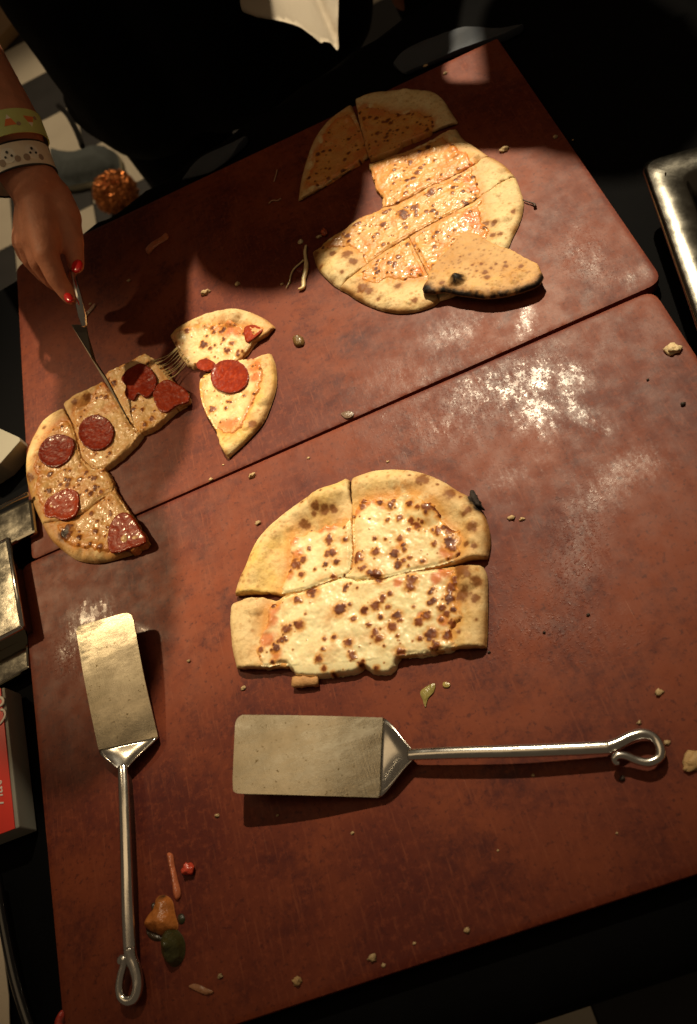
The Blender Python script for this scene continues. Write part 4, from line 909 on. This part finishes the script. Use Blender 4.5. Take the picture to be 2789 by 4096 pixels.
# knife (held by the hand)
kn = thing('pizza_knife', 'steel pizza knife held by the hand, its blade in the cut of the pepperoni pizza', 'knife', (*P(*c5(560, 480), .0)[:2], .008))
kt = P(*c5(692, 724), .008); kh = P(*c5(378, 196), .052); kh2 = P(*c5(455, 196), .062); kb = P(*c5(485, 372), .045); kc = P(*c5(520, 420), .034)
nrm = np.cross(kh - kt, kh2 - kt); nrm /= np.linalg.norm(nrm)
prof = [kt, P(*c5(556, 470), .026), kh, kh2, kb, kc, P(*c5(562, 478), .028), kt + (kc - kt) * .02]
hexa('blade', [p - nrm * .0006 for p in prof], [p + nrm * .0006 for p in prof], M['dsteel'], kn, bev=.0003)
tube('handle', [P(*c5(448, 205), .060), P(*c5(436, 150), .068), P(*c5(422, 90), .076), P(*c5(400, 10), .083), P(*c2(650, 1330), .086)], [.0034, .0046, .0042, .0042, .0045], M['steel'], kn, n=12, flat=.8)

# ---- other people at the table
def guest(label, x, y, hx, hy, hz, garment, shade_limbs=()):
    r = thing('person', label, 'person', (x, y, ZF))
    body('body', [((x, y, .30), (hx, hy + .02, hz - .10), .06, .05), ((x - .16, y, .32), (x + .16, y, .32), .06, .06), ((x, y, .3), (x, y + .02, -.1), .13, .13), ((x - .17, y, .31), (x - .21, y - .02, .03), .045, .04), ((x + .17, y, .31), (x + .21, y - .02, .03), .045, .04),
                  ((x - .21, y - .02, .03), (x - .20, y - .02, -.22), .036, .028), ((x + .21, y - .02, .03), (x + .20, y - .02, -.22), .036, .028)] + list(shade_limbs), M['skin'], .012, r,
         ell=[((hx, hy, hz), (.078, .095, .11)), ((hx, hy - .095, hz - .02), (.013, .02, .018))])
    body('hair', [((hx, hy + .04, hz + .04), (hx, hy + .07, hz - .06), .082, .07)], M['hair'], .01, r, ell=[((hx, hy + .02, hz + .03), (.086, .095, .095))])
    body('top', [((x - .16, y, .31), (x + .16, y, .31), .08, .08), ((x, y, .28), (x, y + .02, -.2), .17, .17), ((x - .09, y, .2), (x - .09, y, -.25), .12, .13), ((x + .09, y, .2), (x + .09, y, -.25), .12, .13),
                 ((x - .18, y, .30), (x - .21, y - .02, .05), .062, .055), ((x + .18, y, .30), (x + .21, y - .02, .05), .062, .055)], garment, .014, r)
    for s in (-.09, .09):
        body('trouser_leg', [((x + s, y + .02, -.25), (x + s, y + .06, -.62), .105, .075), ((x + s, y + .06, -.62), (x + s, y + .08, ZF + .09), .075, .055)], M['jean'], .014, r)
        body('shoe', [((x + s, y + .08, ZF + .045), (x + s, y - .08, ZF + .035), .04, .035)], M['blk'], .01, r)
    return r
guest('person in dark clothes at the back of the table, just right of the cream napkin', .82, .95, .472, .69, .62, M['black'], [((.70, .90, .30), (.555, .635, .42), .06, .055), ((.62, .90, .36), (.53, .585, .42), .05, .045), ((.53, .585, .42), (.60, .56, .42), .045, .042), ((.60, .56, .42), (.66, .50, .41), .042, .036)])  # unseen extra limbs and chest added to block the lamp over the far pizza
guest('person in dark clothes beyond the far right corner of the far board', 1.08, .98, .752, .70, .68, M['black'])

# napkin hanging in front of the second person
def napkin():
    n0 = np.array([0, -.5, .866]); a0 = np.array([.47, .80, .0])
    o = [(541, -40), (541, 0), (545, 14), (580, 33), (640, 60), (690, 78), (718, 96), (731, 106), (736, 98), (748, 92), (759, 101), (762, 60), (763, -40)]
    pl = np.array([PP(u, v, a0, n0) for u, v in o]); lp = resample(np.r_[pl[:, :2], pl[:1, :2]], .004)[:-1]
    V, T, l = fill(lp, .005); T = orient(V, T); px = np.array([PP(736, 60, a0, n0), PP(738, 0, a0, n0)])
    z = a0[2] + (V[:, 1] - a0[1]) * .577 + .010 * np.sin(V[:, 0] * 46 + 1) + .006 * (fbm(V[:, 0] * 30, V[:, 1] * 8, 4) - .5) - .010 * np.exp(-((V[:, 0] - px[:, 0].mean()) / .005) ** 2)
    A = np.c_[V, z]; B = A - np.array([0, 0, .0012]); n = len(A)
    Fc = T + [[n + t[0], n + t[2], n + t[1]] for t in T] + [[l[i], l[(i + 1) % len(l)], n + l[(i + 1) % len(l)], n + l[i]] for i in range(len(l))]
    return tag(newmesh('napkin', np.r_[A, B], Fc, M['napkin']), 'cream cloth napkin hanging in folds at the top of the picture', 'napkin')
napkin()

# ================================================================== things on the floor behind
sh = thing('shoe', 'grey suede shoe with pale sole on the chequered floor', 'shoe', (*P(200, 385, ZF)[:2], ZF))
sp_ = [(118, 345), (150, 350), (190, 352), (235, 338), (262, 345), (272, 370), (268, 392), (235, 404), (190, 414), (150, 420), (125, 400)]
lp = np.array(catmull([P(*q, ZF + .03)[:2] for q in sp_], closed=True, n=5)); lp = resample(np.r_[lp, lp[:1]], .008)[:-1]
V, T, l = fill(lp, .010); de = segdist(V, lp, np.roll(lp, -1, 0))
slab('sole', V, T, l, np.full(len(V), ZF + .026), np.full(len(V), ZF + .001), None, None, M['sole'], sh, bulge=.003)
lp2 = lp.mean(0) + (lp - lp.mean(0)) * .96; V, T, l = fill(lp2, .008); de = segdist(V, lp2, np.roll(lp2, -1, 0))
slab('upper', V, T, l, ZF + .030 + .055 * np.sqrt(np.clip(de / .05, 0, 1)) + .004 * fbm(V[:, 0] * 60, V[:, 1] * 60, 3), np.full(len(V), ZF + .026), None, None, M['shoe'], sh, bulge=.004)
def foil_ball():
    c = P(262, 437, ZF + .07); r = .073
    bm = bmesh.new(); bmesh.ops.create_icosphere(bm, subdivisions=5, radius=1)
    for v in bm.verts:
        n = v.co.normalized(); d = mnoise.noise(n * 3) * .08 + abs(mnoise.noise(n * 7)) * .16 + mnoise.noise(n * 16) * .05
        v.co = n * r * (.92 + d); v.co.z *= .9
    me = bpy.data.meshes.new('foil_ball'); bm.to_mesh(me); bm.free(); me.materials.append(M['copper'])
    o = bpy.data.objects.new('foil_ball', me); col.objects.link(o); o.location = tuple(c)
    return tag(o, 'crinkled shiny copper-orange ball on the floor behind the board edge', 'decoration')
foil_ball()
w0 = [P(*q, ZF + .002) for q in ((-60, -60), (60, -30), (82, 20), (45, 78), (8, 118), (-60, 140))]
hexa('wooden_crate', w0, [p + np.array([0, 0, .05]) for p in w0], M['wood'], bev=.004)
tag(bpy.data.objects['wooden_crate'], 'tan wooden panel on the floor at the far left corner', 'crate')

# ================================================================== pans and boxes beside the boards
def pan(label, corners, zr, depth, lip, wall):
    """open steel pan with a flat flange; corners = flange outline (world xyz), first corner is the one in view"""
    cs = [np.array(c, float) for c in corners]; cen = sum(cs) / 4
    rt = thing('steel_pan', label, 'pan', (cen[0], cen[1], zr - depth), None)
    def ring(k, z): 
        o = []
        for i in range(4):
            p = cs[i]; a = cs[i - 1] - p; b = cs[(i + 1) % 4] - p; a = a / np.linalg.norm(a); b = b / np.linalg.norm(b)
            p = p + (a + b) * k; r = .012
            for t in np.linspace(0, 1, 6): q = (p + a * r) * (1 - t) ** 2 + 2 * p * t * (1 - t) + (p + b * r) * t * t; o.append((q[0], q[1], z))
        return o
    rings = [ring(-.001, zr - .006), ring(-.002, zr - .001), ring(.001, zr + .001), ring(lip * .5, zr), ring(lip - .003, zr), ring(lip, zr - .002), ring(lip + wall * .5, zr - depth * .5), ring(lip + wall, zr - depth + .004), ring(lip + wall + .006, zr - depth)]
    n = len(rings[0]); V = [p for r in rings for p in r]; Fc = []
    for i in range(len(rings) - 1):
        for k in range(n): Fc.append([i * n + k, i * n + (k + 1) % n, (i + 1) * n + (k + 1) % n, (i + 1) * n + k])
    Fc.append([(len(rings) - 1) * n + k for k in range(n)])
    o = newmesh('pan_shell', V, Fc, M['pan'], rt)
    md = o.modifiers.new('solid', 'SOLIDIFY'); md.thickness = .0012; md.offset = -1
    return rt, o
zr = .035
A0 = P(1462, 372, zr); A1 = P(1582, 715, zr); A2 = P(1582, 345, zr)
d1 = (A1 - A0) / np.linalg.norm(A1 - A0); d2 = np.array([-d1[1], d1[0], 0]); d2 = d2 if d2[0] > 0 else -d2
M['pan'], keep_ = steelmat('tray_steel', (.19, .18, .155), .14, .28), M['pan']
rp, _ = pan('shiny steel serving pan with a wide rim on the black cloth at right', [A0, A0 + d2 * .30, A0 + d2 * .30 + d1 * .34, A0 + d1 * .34], zr, .046, .026, .012)
M['pan'] = keep_
hc = P(1499, 397, zr + .0013)
V, Fc = tube_vf([hc - np.array([0, 0, .001]), hc], [.0046, .0046], 20); newmesh('rim_hole_disc', V, Fc, mat('dark_rim_hole', (.05, .035, .02), .4, metal=.6), rp)  # dark disc painted in place of the shaded handle hole
zl = .012
B0 = P(64, 1121, zl); B1 = P(0, 1152, zl); dd = (B1 - B0) / np.linalg.norm(B1 - B0); ee = np.array([-dd[1], dd[0], 0]); ee = ee if ee[1] < 0 else -ee
rl = thing('steel_pan', 'low steel pan reflecting the red board, left of the seam', 'pan', (*(B0 + dd * .1)[:2], ZC + .002))
ql = [B0 + ee * .002, B0 + dd * .28 + ee * .002, B0 + dd * .28 + ee * .043, B0 + ee * .043]
hexa('pan_wall', [np.array([p[0], p[1], ZC + .003]) for p in ql], [p - np.array([0, 0, .004]) for p in ql], M['pan'], rl, bev=.003)
tube('pan_rim', [B0, B0 + dd * .28], .0022, M['pan'], rl, n=8, sub=0)
zl2 = .016
C0 = P(17, 1222, zl2); C1 = P(50, 1421, zl2); d1 = (C1 - C0) / np.linalg.norm(C1 - C0); d2 = np.array([d1[1], -d1[0], 0]); d2 = d2 if d2[0] < 0 else -d2
rt = thing('steel_box', 'boxy polished steel food pan beside the near left board corner', 'pan', (*(C0 + d2 * .1)[:2], ZC + .002))
ln = np.linalg.norm(C1 - C0) + .0
q = [C0, C1, C1 + d2 * .2, C0 + d2 * .2]
hexa('pan_wall', [np.array([*(p + (p - C0 - d2 * .1) * .0)[:2], ZC + .003]) + np.array([0, 0, 0]) for p in q], [p.copy() for p in q], M['pan'], rt, bev=.002)
q2 = [C0, C1, C1 + d2 * .2, C0 + d2 * .2]
tube('pan_rim', [p - np.array([0, 0, .0015]) for p in (q2[3], q2[0])], .0022, M['steel'], rt, n=8, sub=0); tube('pan_rim', [p - np.array([0, 0, .0015]) for p in (q2[0], q2[1])], .0022, M['steel'], rt, n=8, sub=0); tube('pan_rim', [p - np.array([0, 0, .0015]) for p in (q2[1], q2[2])], .0022, M['steel'], rt, n=8, sub=0)
# second, lower steel tray under it
T0 = P(62, 1440, -.002); T1 = P(66, 1515, -.002); T2 = P(0, 1552, -.002)
dd = (T2 - T1) / np.linalg.norm(T2 - T1)
tr = [T0, T1, T1 + dd * .2, T0 + dd * .2]
tag(hexa('steel_tray', [p - np.array([0, 0, .008]) for p in tr], tr, M['pan'], bev=.002), 'flat bright steel tray between the steel box and the red carton', 'tray')
# red carton
zt = .012
r0 = P(9, 1558, zt); r1 = P(42, 1877, zt); r2 = P(0, 1893, zt); dd = (r2 - r1) / np.linalg.norm(r2 - r1); 
bx = thing('carton', 'flat red carton with white lettering and grey side at the left edge', 'carton', (*((r0 + r1) / 2 + dd * .05)[:2], ZC + .002))
qb = [r0, r1, r1 + dd * .12, r0 + dd * .12]
hexa('carton_side', [np.array([p[0], p[1], ZC + .002]) for p in qb], [p - np.array([0, 0, .0008]) for p in qb], M['grey'], bx, bev=.0012)
qi = [r0 + dd * .003, r1 + dd * .003, r1 + dd * .12, r0 + dd * .12]
hexa('carton_lid', [p - np.array([0, 0, .0006]) for p in qi], [p + np.array([0, 0, .0004]) for p in qi], M['red'], bx, bev=.0002)
def text(s, loc, size, rot, m, par):
    c = bpy.data.curves.new('lettering', 'FONT'); c.body = s; c.size = size; c.extrude = .0002; c.shear = .3; c.materials.append(m)
    t = bpy.data.objects.new('lettering', c); col.objects.link(t); dg = bpy.context.evaluated_depsgraph_get(); dg.update()
    me = bpy.data.meshes.new_from_object(t.evaluated_get(dg)); bpy.data.objects.remove(t); me.materials.clear(); me.materials.append(m)
    o = bpy.data.objects.new('lettering', me); col.objects.link(o); o.location = tuple(np.array(loc) - np.array(par['org'])); o.rotation_euler = (0, 0, rot); o.parent = par; return o
dn = (r0 - r1); ang = math.atan2(dn[1], dn[0])
text('Flat', P(9, 1826, zt + .0007), .014, ang, M['ink'], bx)
tube('lettering', [P(*q, zt + .001) for q in ((-6, 1645), (2, 1640), (9, 1630), (12, 1620), (9, 1612), (2, 1610))], .0012, M['ink'], bx, n=6, flat=.3)
tube('lettering', [P(*q, zt + .001) for q in ((-4, 1602), (4, 1599), (8, 1592), (6, 1585), (0, 1582))], .0014, M['ink'], bx, n=6, flat=.3)
pc = [P(0, 972, .012), P(44, 992, .012), P(46, 1000, .012), P(0, 1052, .012), P(-60, 1090, .012), P(-60, 950, .012)]
tag(hexa('plastic_tray', [np.array([p[0], p[1], ZC + .002]) for p in pc], pc, M['platec'], bev=.001), 'pale grey plastic tray corner at the left edge beside the pepperoni crust', 'tray')
# bottom left: glossy black strap and white paper
tag(tube('black_strap', [P(-8, 1990, .0), P(3, 2060, 0), P(16, 2130, 0), P(34, 2215, 0), P(56, 2290, 0), P(75, 2345, 0)], .0042, M['gloss']), 'glossy black strap curving along the cloth at the lower left', 'strap')
wp = [P(-30, 2080, -.012), P(2, 2110, -.012), P(14, 2180, -.012), P(24, 2260, -.012), P(26, 2345, -.012), P(-30, 2360, -.012)]
tag(hexa('paper_sheet', [p + np.array([0, 0, .001]) for p in wp], [p + np.array([0, 0, .002]) for p in wp], M['napkin'], bev=0), 'white paper corner on the black cloth at the lower left', 'paper')

# ================================================================== crumbs and scraps
def lump(name, c, r, colr, seed, rough=.6, sq=.6, amp=.35, sub=3):
    bm = bmesh.new(); bmesh.ops.create_icosphere(bm, subdivisions=sub, radius=1); V = []; rs = random.Random(seed)
    rot = Matrix.Rotation(rs.uniform(0, 6.28), 3, 'Z')
    off = Vector((seed * 1.7, seed * .3, 0))
    for v in bm.verts:
        n = v.co.normalized(); d = 1 + amp * mnoise.noise(n * 1.6 + off) * 1.6 + amp * .6 * mnoise.noise(n * 4 + off)
        V.append((n.x * r[0] * d, n.y * r[1] * d, max(n.z * r[2] * d, -r[2] * .55)))
    V = np.array([tuple(rot @ Vector(p)) if r[0] == r[1] else p for p in V]); V[:, 2] -= V[:, 2].min()
    Fc = [[v.index for v in f.verts] for f in bm.faces]; bm.free()
    n1 = fbm(V[:, 0] * 600 + seed, V[:, 1] * 600, 3); n2 = fbm(V[:, 0] * 250 + seed, V[:, 1] * 250, 7)
    cc = mix(np.array(colr) * .75, np.minimum(np.array(colr) * 1.2, 1), n1); cc = mix(cc, np.array(colr) * .35, sst(.6, .75, n2) * .7)
    return newmesh(name, V + np.array(c), Fc, M['scrap'], cols=cc, rough=np.full(len(V), rough))
PALE = (.52, .36, .18); BRN = (.24, .10, .035)
tag(lump('bread_crumb', P(1527, 795), (.0058, .0048, .003), (.72, .54, .30), 1), 'large cream crust crumb near the right edge of the near board', 'crumb', 'pale crumbs')
tag(lump('bread_crumb', P(1145, 341), (.0042, .0028, .0022), PALE, 2), 'large pale crumb in the shade right of the far cheese pizza', 'crumb', 'pale crumbs')
tag(lump('bread_crumb', P(467, 665), (.0048, .0028, .0025), PALE, 3), 'flat pale crumb on the far board above the stringy pepperoni slice', 'crumb', 'pale crumbs')
tag(lump('bread_crumb', P(573, 1080), (.0032, .0022, .002), PALE, 4), 'pale double crumb just below the board seam', 'crumb', 'pale crumbs')
tag(lump('bread_crumb', P(676, 2226), (.0030, .0025, .002), (.45, .28, .12), 5), 'tan crumb near the bottom edge of the near board', 'crumb', 'pale crumbs')
tag(lump('crust_flake', P(1582, 1728), (.009, .006, .0025), (.62, .40, .18), 6), 'toasted crust flake at the right edge beside the spatula loop', 'crust flake')
small = [(1160, 1175), (1185, 1178), (540, 645), (293, 637), (480, 1088), (585, 1187), (1495, 1571), (1513, 1685), (553, 1562), (778, 1533), (1260, 312), (966, 150), (1010, 168), (345, 557), (500, 2215), (845, 2173), (940, 2140),
         (800, 1890), (630, 1850), (525, 1022), (551, 1012), (507, 1055), (1060, 2110), (494, 1850), (1035, 1380), (880, 1048), (205, 690), (640, 645), (1300, 318), (700, 1040), (1236, 1690), (1400, 1890), (1130, 1930), (870, 2190), (1050, 370), (650, 1650), (1210, 1760), (430, 1500), (1450, 1640)]
for i, (u, v) in enumerate(small):
    rs = random.Random(i); s = rs.uniform(.0006, .0014) if i > 15 else rs.uniform(.0013, .0022)
    tag(lump('crumb', P(u, v), (s * 1.35, s, s * .7), PALE, 20 + i, sub=2, amp=.6), 'tiny pale crumb loose on the %s cutting board' % ('far' if v < 1300 - .44 * u else 'near'), 'crumb', 'tiny crumbs scattered on the boards')
for i, (u, v) in enumerate([(1550, 918), (1470, 862), (1412, 1767), (1335, 1395), (1160, 600), (700, 1190), (1110, 1480), (1235, 1435), (980, 1210)]):
    s = .0010 + .0007 * (i == 0 or i == 2)
    tag(lump('burnt_crumb', P(u, v), (s * 1.2, s, s * .9), (.035, .02, .012), 80 + i, sub=2), 'tiny burnt black crumb on the %s cutting board' % ('far' if v < 1300 - .44 * u else 'near'), 'crumb', 'burnt crumbs scattered on the boards')
fa_, fb_ = P(*c6(1372, 240), .004), P(*c6(1412, 322), .004); fl_ = lump('burnt_flake', (0, 0, 0), (.0088, .0036, .0032), (.022, .013, .009), 140, .8, amp=.7)
fl_.parent = l_; fl_.location = tuple((fa_ + fb_) / 2 - np.array(l_['org']) + np.array([0, 0, .001])); fl_.rotation_euler = (0, 0, math.atan2(*(fb_ - fa_)[:2][::-1]))
# crust stick under the near pizza, greens, dried scraps
pth = [P(666, 1549, .003), P(695, 1546, .0035), P(723, 1543, .003)]
V, Fc = tube_vf(catmull(pth, n=6), .0046, 12, .75); V += (np.array([mnoise.noise(Vector(p) * 300) for p in V]) * .0012)[:, None]
cc = mix((.42, .20, .07), (.60, .33, .13), fbm(V[:, 0] * 300, V[:, 1] * 300, 2)); tag(newmesh('crust_stick', V, Fc, M['scrap'], cols=cc, rough=np.full(len(V), .7)), 'small brown stick of crust below the drooping cheese', 'crust piece')
def leaf(name, pts, colr, label, cat, th=.0008, curl=.002, rough=.3):
    lp = np.array(catmull([P(*q)[:2] for q in pts], closed=True, n=5)); lp = resample(np.r_[lp, lp[:1]], .001)[:-1]
    V, T, l = fill(lp, .0013); de = segdist(V, lp, np.roll(lp, -1, 0)); n = fbm(V[:, 0] * 200, V[:, 1] * 200, 3)
    z = th + curl * fbm(V[:, 0] * 110, V[:, 1] * 110, 5) * np.clip(de / .003 + .3, 0, 1)
    cc = mix(np.array(colr) * .7, np.minimum(np.array(colr) * 1.25, 1), n)
    o = slab(name, V, T, l, z, np.full(len(V), .0001), cc, np.full(len(V), rough), M['scrap'], None, side=(tuple(np.array(colr) * .8), tuple(np.array(colr) * .5)), bulge=.0001)
    return tag(o, label, cat)
leaf('onion_skin', [(960, 1588), (955, 1570), (975, 1555), (988, 1552), (985, 1570), (972, 1585), (966, 1605)], (.30, .24, .07), 'translucent green scrap of onion or pepper below the near pizza', 'vegetable scrap', rough=.2)
leaf('vegetable_scrap', [(1005, 1553), (1010, 1548), (1022, 1552), (1018, 1560), (1008, 1559)], (.40, .30, .09), 'tiny yellow-green vegetable scrap right of the onion scrap', 'vegetable scrap', rough=.2)
leaf('dried_scrap', [(666, 768), (678, 762), (690, 770), (690, 784), (676, 788), (668, 780)], (.16, .09, .03), 'curled dried brown scrap in the middle of the far board', 'scrap', curl=.005)
leaf('dried_scrap', [(775, 940), (790, 934), (803, 938), (800, 946), (786, 950)], (.19, .12, .08), 'grey-brown scrap lying on the board seam', 'scrap')
leaf('pepper_strip', [(382, 1936), (394, 1940), (398, 1965), (406, 2000), (412, 2028), (404, 2042), (396, 2030), (392, 1995), (384, 1960)], (.55, .16, .07), 'orange-red pepper strip above the orange scrap at lower left', 'vegetable scrap', curl=.004)
leaf('pepper_strip', [(338, 578), (332, 566), (345, 552), (365, 540), (378, 530), (383, 542), (362, 556), (350, 566)], (.48, .14, .05), 'thin orange vegetable strip in shade on the far board', 'vegetable scrap', curl=.003)
leaf('brown_flake', [(430, 2238), (445, 2232), (470, 2242), (486, 2250), (470, 2256), (448, 2248)], (.30, .13, .06), 'thin reddish brown flake near the lower left board edge', 'scrap', curl=.003)
leaf('twig_scrap', [(188, 718), (200, 706), (215, 690), (217, 696), (204, 712), (192, 724)], (.35, .2, .13), 'thin pale scrap beside the knife handle', 'scrap')
tag(lump('pepper_bit', P(431, 1972), (.0046, .0042, .004), (.62, .07, .035), 120, .25), 'small round red pepper bit right of the pepper strip', 'vegetable scrap')
sc_ = thing('squashed_pepper', 'squashed orange roasted pepper chunk with blackened edges at lower left', 'vegetable scrap', (*P(370, 2080)[:2], 0))
def chunk(nm, pts, colr, th, par, sd, rough=.3):
    lp = np.array(catmull([P(*q)[:2] for q in pts], closed=True, n=5)); lp = resample(np.r_[lp, lp[:1]], .0012)[:-1]
    V, T, l = fill(lp, .0014); de = segdist(V, lp, np.roll(lp, -1, 0)); n = fbm(V[:, 0] * 180 + sd, V[:, 1] * 180, 3)
    z = .0006 + th * np.sqrt(np.clip(de / .008, 0, 1)) * (.6 + .7 * n)
    cc = mix(np.array(colr) * .65, np.minimum(np.array(colr) * 1.25, 1), n); cc = mix(cc, (.03, .02, .01), sst(.62, .72, fbm(V[:, 0] * 140, V[:, 1] * 140 + sd, 8)) * np.exp(-de / .003))
    return slab(nm, V, T, l, z, np.full(len(V), .0001), cc, np.full(len(V), rough), M['scrap'], par, side=(tuple(np.array(colr) * .6), tuple(np.array(colr) * .3)), bulge=.0003)
chunk('orange_flesh', [(360, 2035), (378, 2033), (392, 2045), (398, 2075), (405, 2100), (398, 2112), (370, 2120), (345, 2112), (330, 2098), (340, 2075), (350, 2062)], (.50, .165, .035), .009, sc_, 1)
chunk('charred_skin', [(333, 2110), (345, 2114), (362, 2122), (370, 2132), (352, 2134), (338, 2124)], (.05, .03, .015), .004, sc_, 2)
chunk('charred_skin', [(345, 2052), (352, 2050), (354, 2066), (348, 2072)], (.03, .02, .01), .005, sc_, 3)
o = chunk('green_pepper_scrap', [(378, 2112), (392, 2105), (410, 2118), (420, 2140), (418, 2172), (402, 2192), (385, 2188), (372, 2165), (370, 2135)], (.050, .046, .012), .012, None, 4, .35); tag(o, 'dark green rounded vegetable scrap touching the orange chunk', 'vegetable scrap')
o = chunk('dark_scrap', [(405, 2078), (414, 2074), (420, 2084), (416, 2095), (407, 2094)], (.03, .03, .012), .003, None, 5); tag(o, 'small dark scrap right of the orange chunk', 'scrap')
o = chunk('red_scrap', [(126, 2318), (134, 2300), (143, 2292), (146, 2308), (142, 2330), (128, 2334)], (.55, .05, .03), .004, None, 6); tag(o, 'red pepper scrap at the bottom left board corner', 'vegetable scrap')
# stringy cheese scrap left of the far pizza
ch = thing('cheese_scrap', 'pale stringy cheese scrap with two legs left of the far pizza', 'cheese scrap', (*P(690, 600)[:2], 0))
def c9(x, y): return ((1050 + .25284 * x) * K, (800 + .25284 * y) * K)
tube('strand', [P(*c9(*q), .0022) for q in ((690, 720), (675, 820), (685, 930), (695, 1030), (680, 1150), (655, 1260), (650, 1370), (620, 1400), (570, 1410))], [.0011, .0016, .0017, .0024, .0024, .0022, .0021, .0018, .0010], M['string'], ch, n=8)
tube('strand', [P(*c9(*q), .0018) for q in ((650, 950), (600, 1000), (500, 1090), (450, 1190), (430, 1290), (375, 1395))], [.0010, .0008, .0008, .0008, .0007, .0003], M['string'], ch, n=6)
tag(lump('bread_crumb', P(*c9(610, 675)), (.0026, .0022, .002), (.66, .55, .32), 130), 'pale crumb at the top of the stringy cheese scrap', 'crumb', 'pale crumbs')
tag(lump('sauce_blob', P(*c9(595, 1110)), (.0030, .0036, .0008), (.20, .03, .02), 131, .15), 'wet dark red sauce blob beside the stringy cheese scrap', 'sauce blob')
tag(lump('sauce_blob', P(*c9(985, 530)), (.0030, .0048, .003), (.55, .11, .04), 132, .2), 'orange-red sauce blob at the left tip of the far pizza', 'sauce blob')
tag(lump('bread_crumb', P(*c9(900, 590)), (.0028, .0016, .0018), (.66, .48, .25), 133), 'oblong pale crumb touching the sauce blob by the far pizza', 'crumb', 'pale crumbs')
o = tube('burnt_thread', [P(*c4(*q), .002) for q in ((1322, 665), (1345, 675), (1368, 682), (1385, 690), (1388, 702))], [.0005, .0006, .0007, .0012, .0016], mat('burnt', (.05, .025, .015), .6)); tag(o, 'thin burnt thread beside the right crust of the far pizza', 'scrap')
for q, lb in (((( 610, 462), (618, 455), (630, 455), (638, 450)), 'short curly pale cheese thread in shade on the far board'), (((622, 412), (627, 395), (629, 385)), 'straight pale cheese thread in shade above the curly one')):
    tag(tube('cheese_thread', [P(*p, .001) for p in q], .0007, mat('thread', (.42, .24, .14), .6), n=6), lb, 'cheese scrap')
for o in bpy.data.objects:
    if 'org' in o: del o['org']
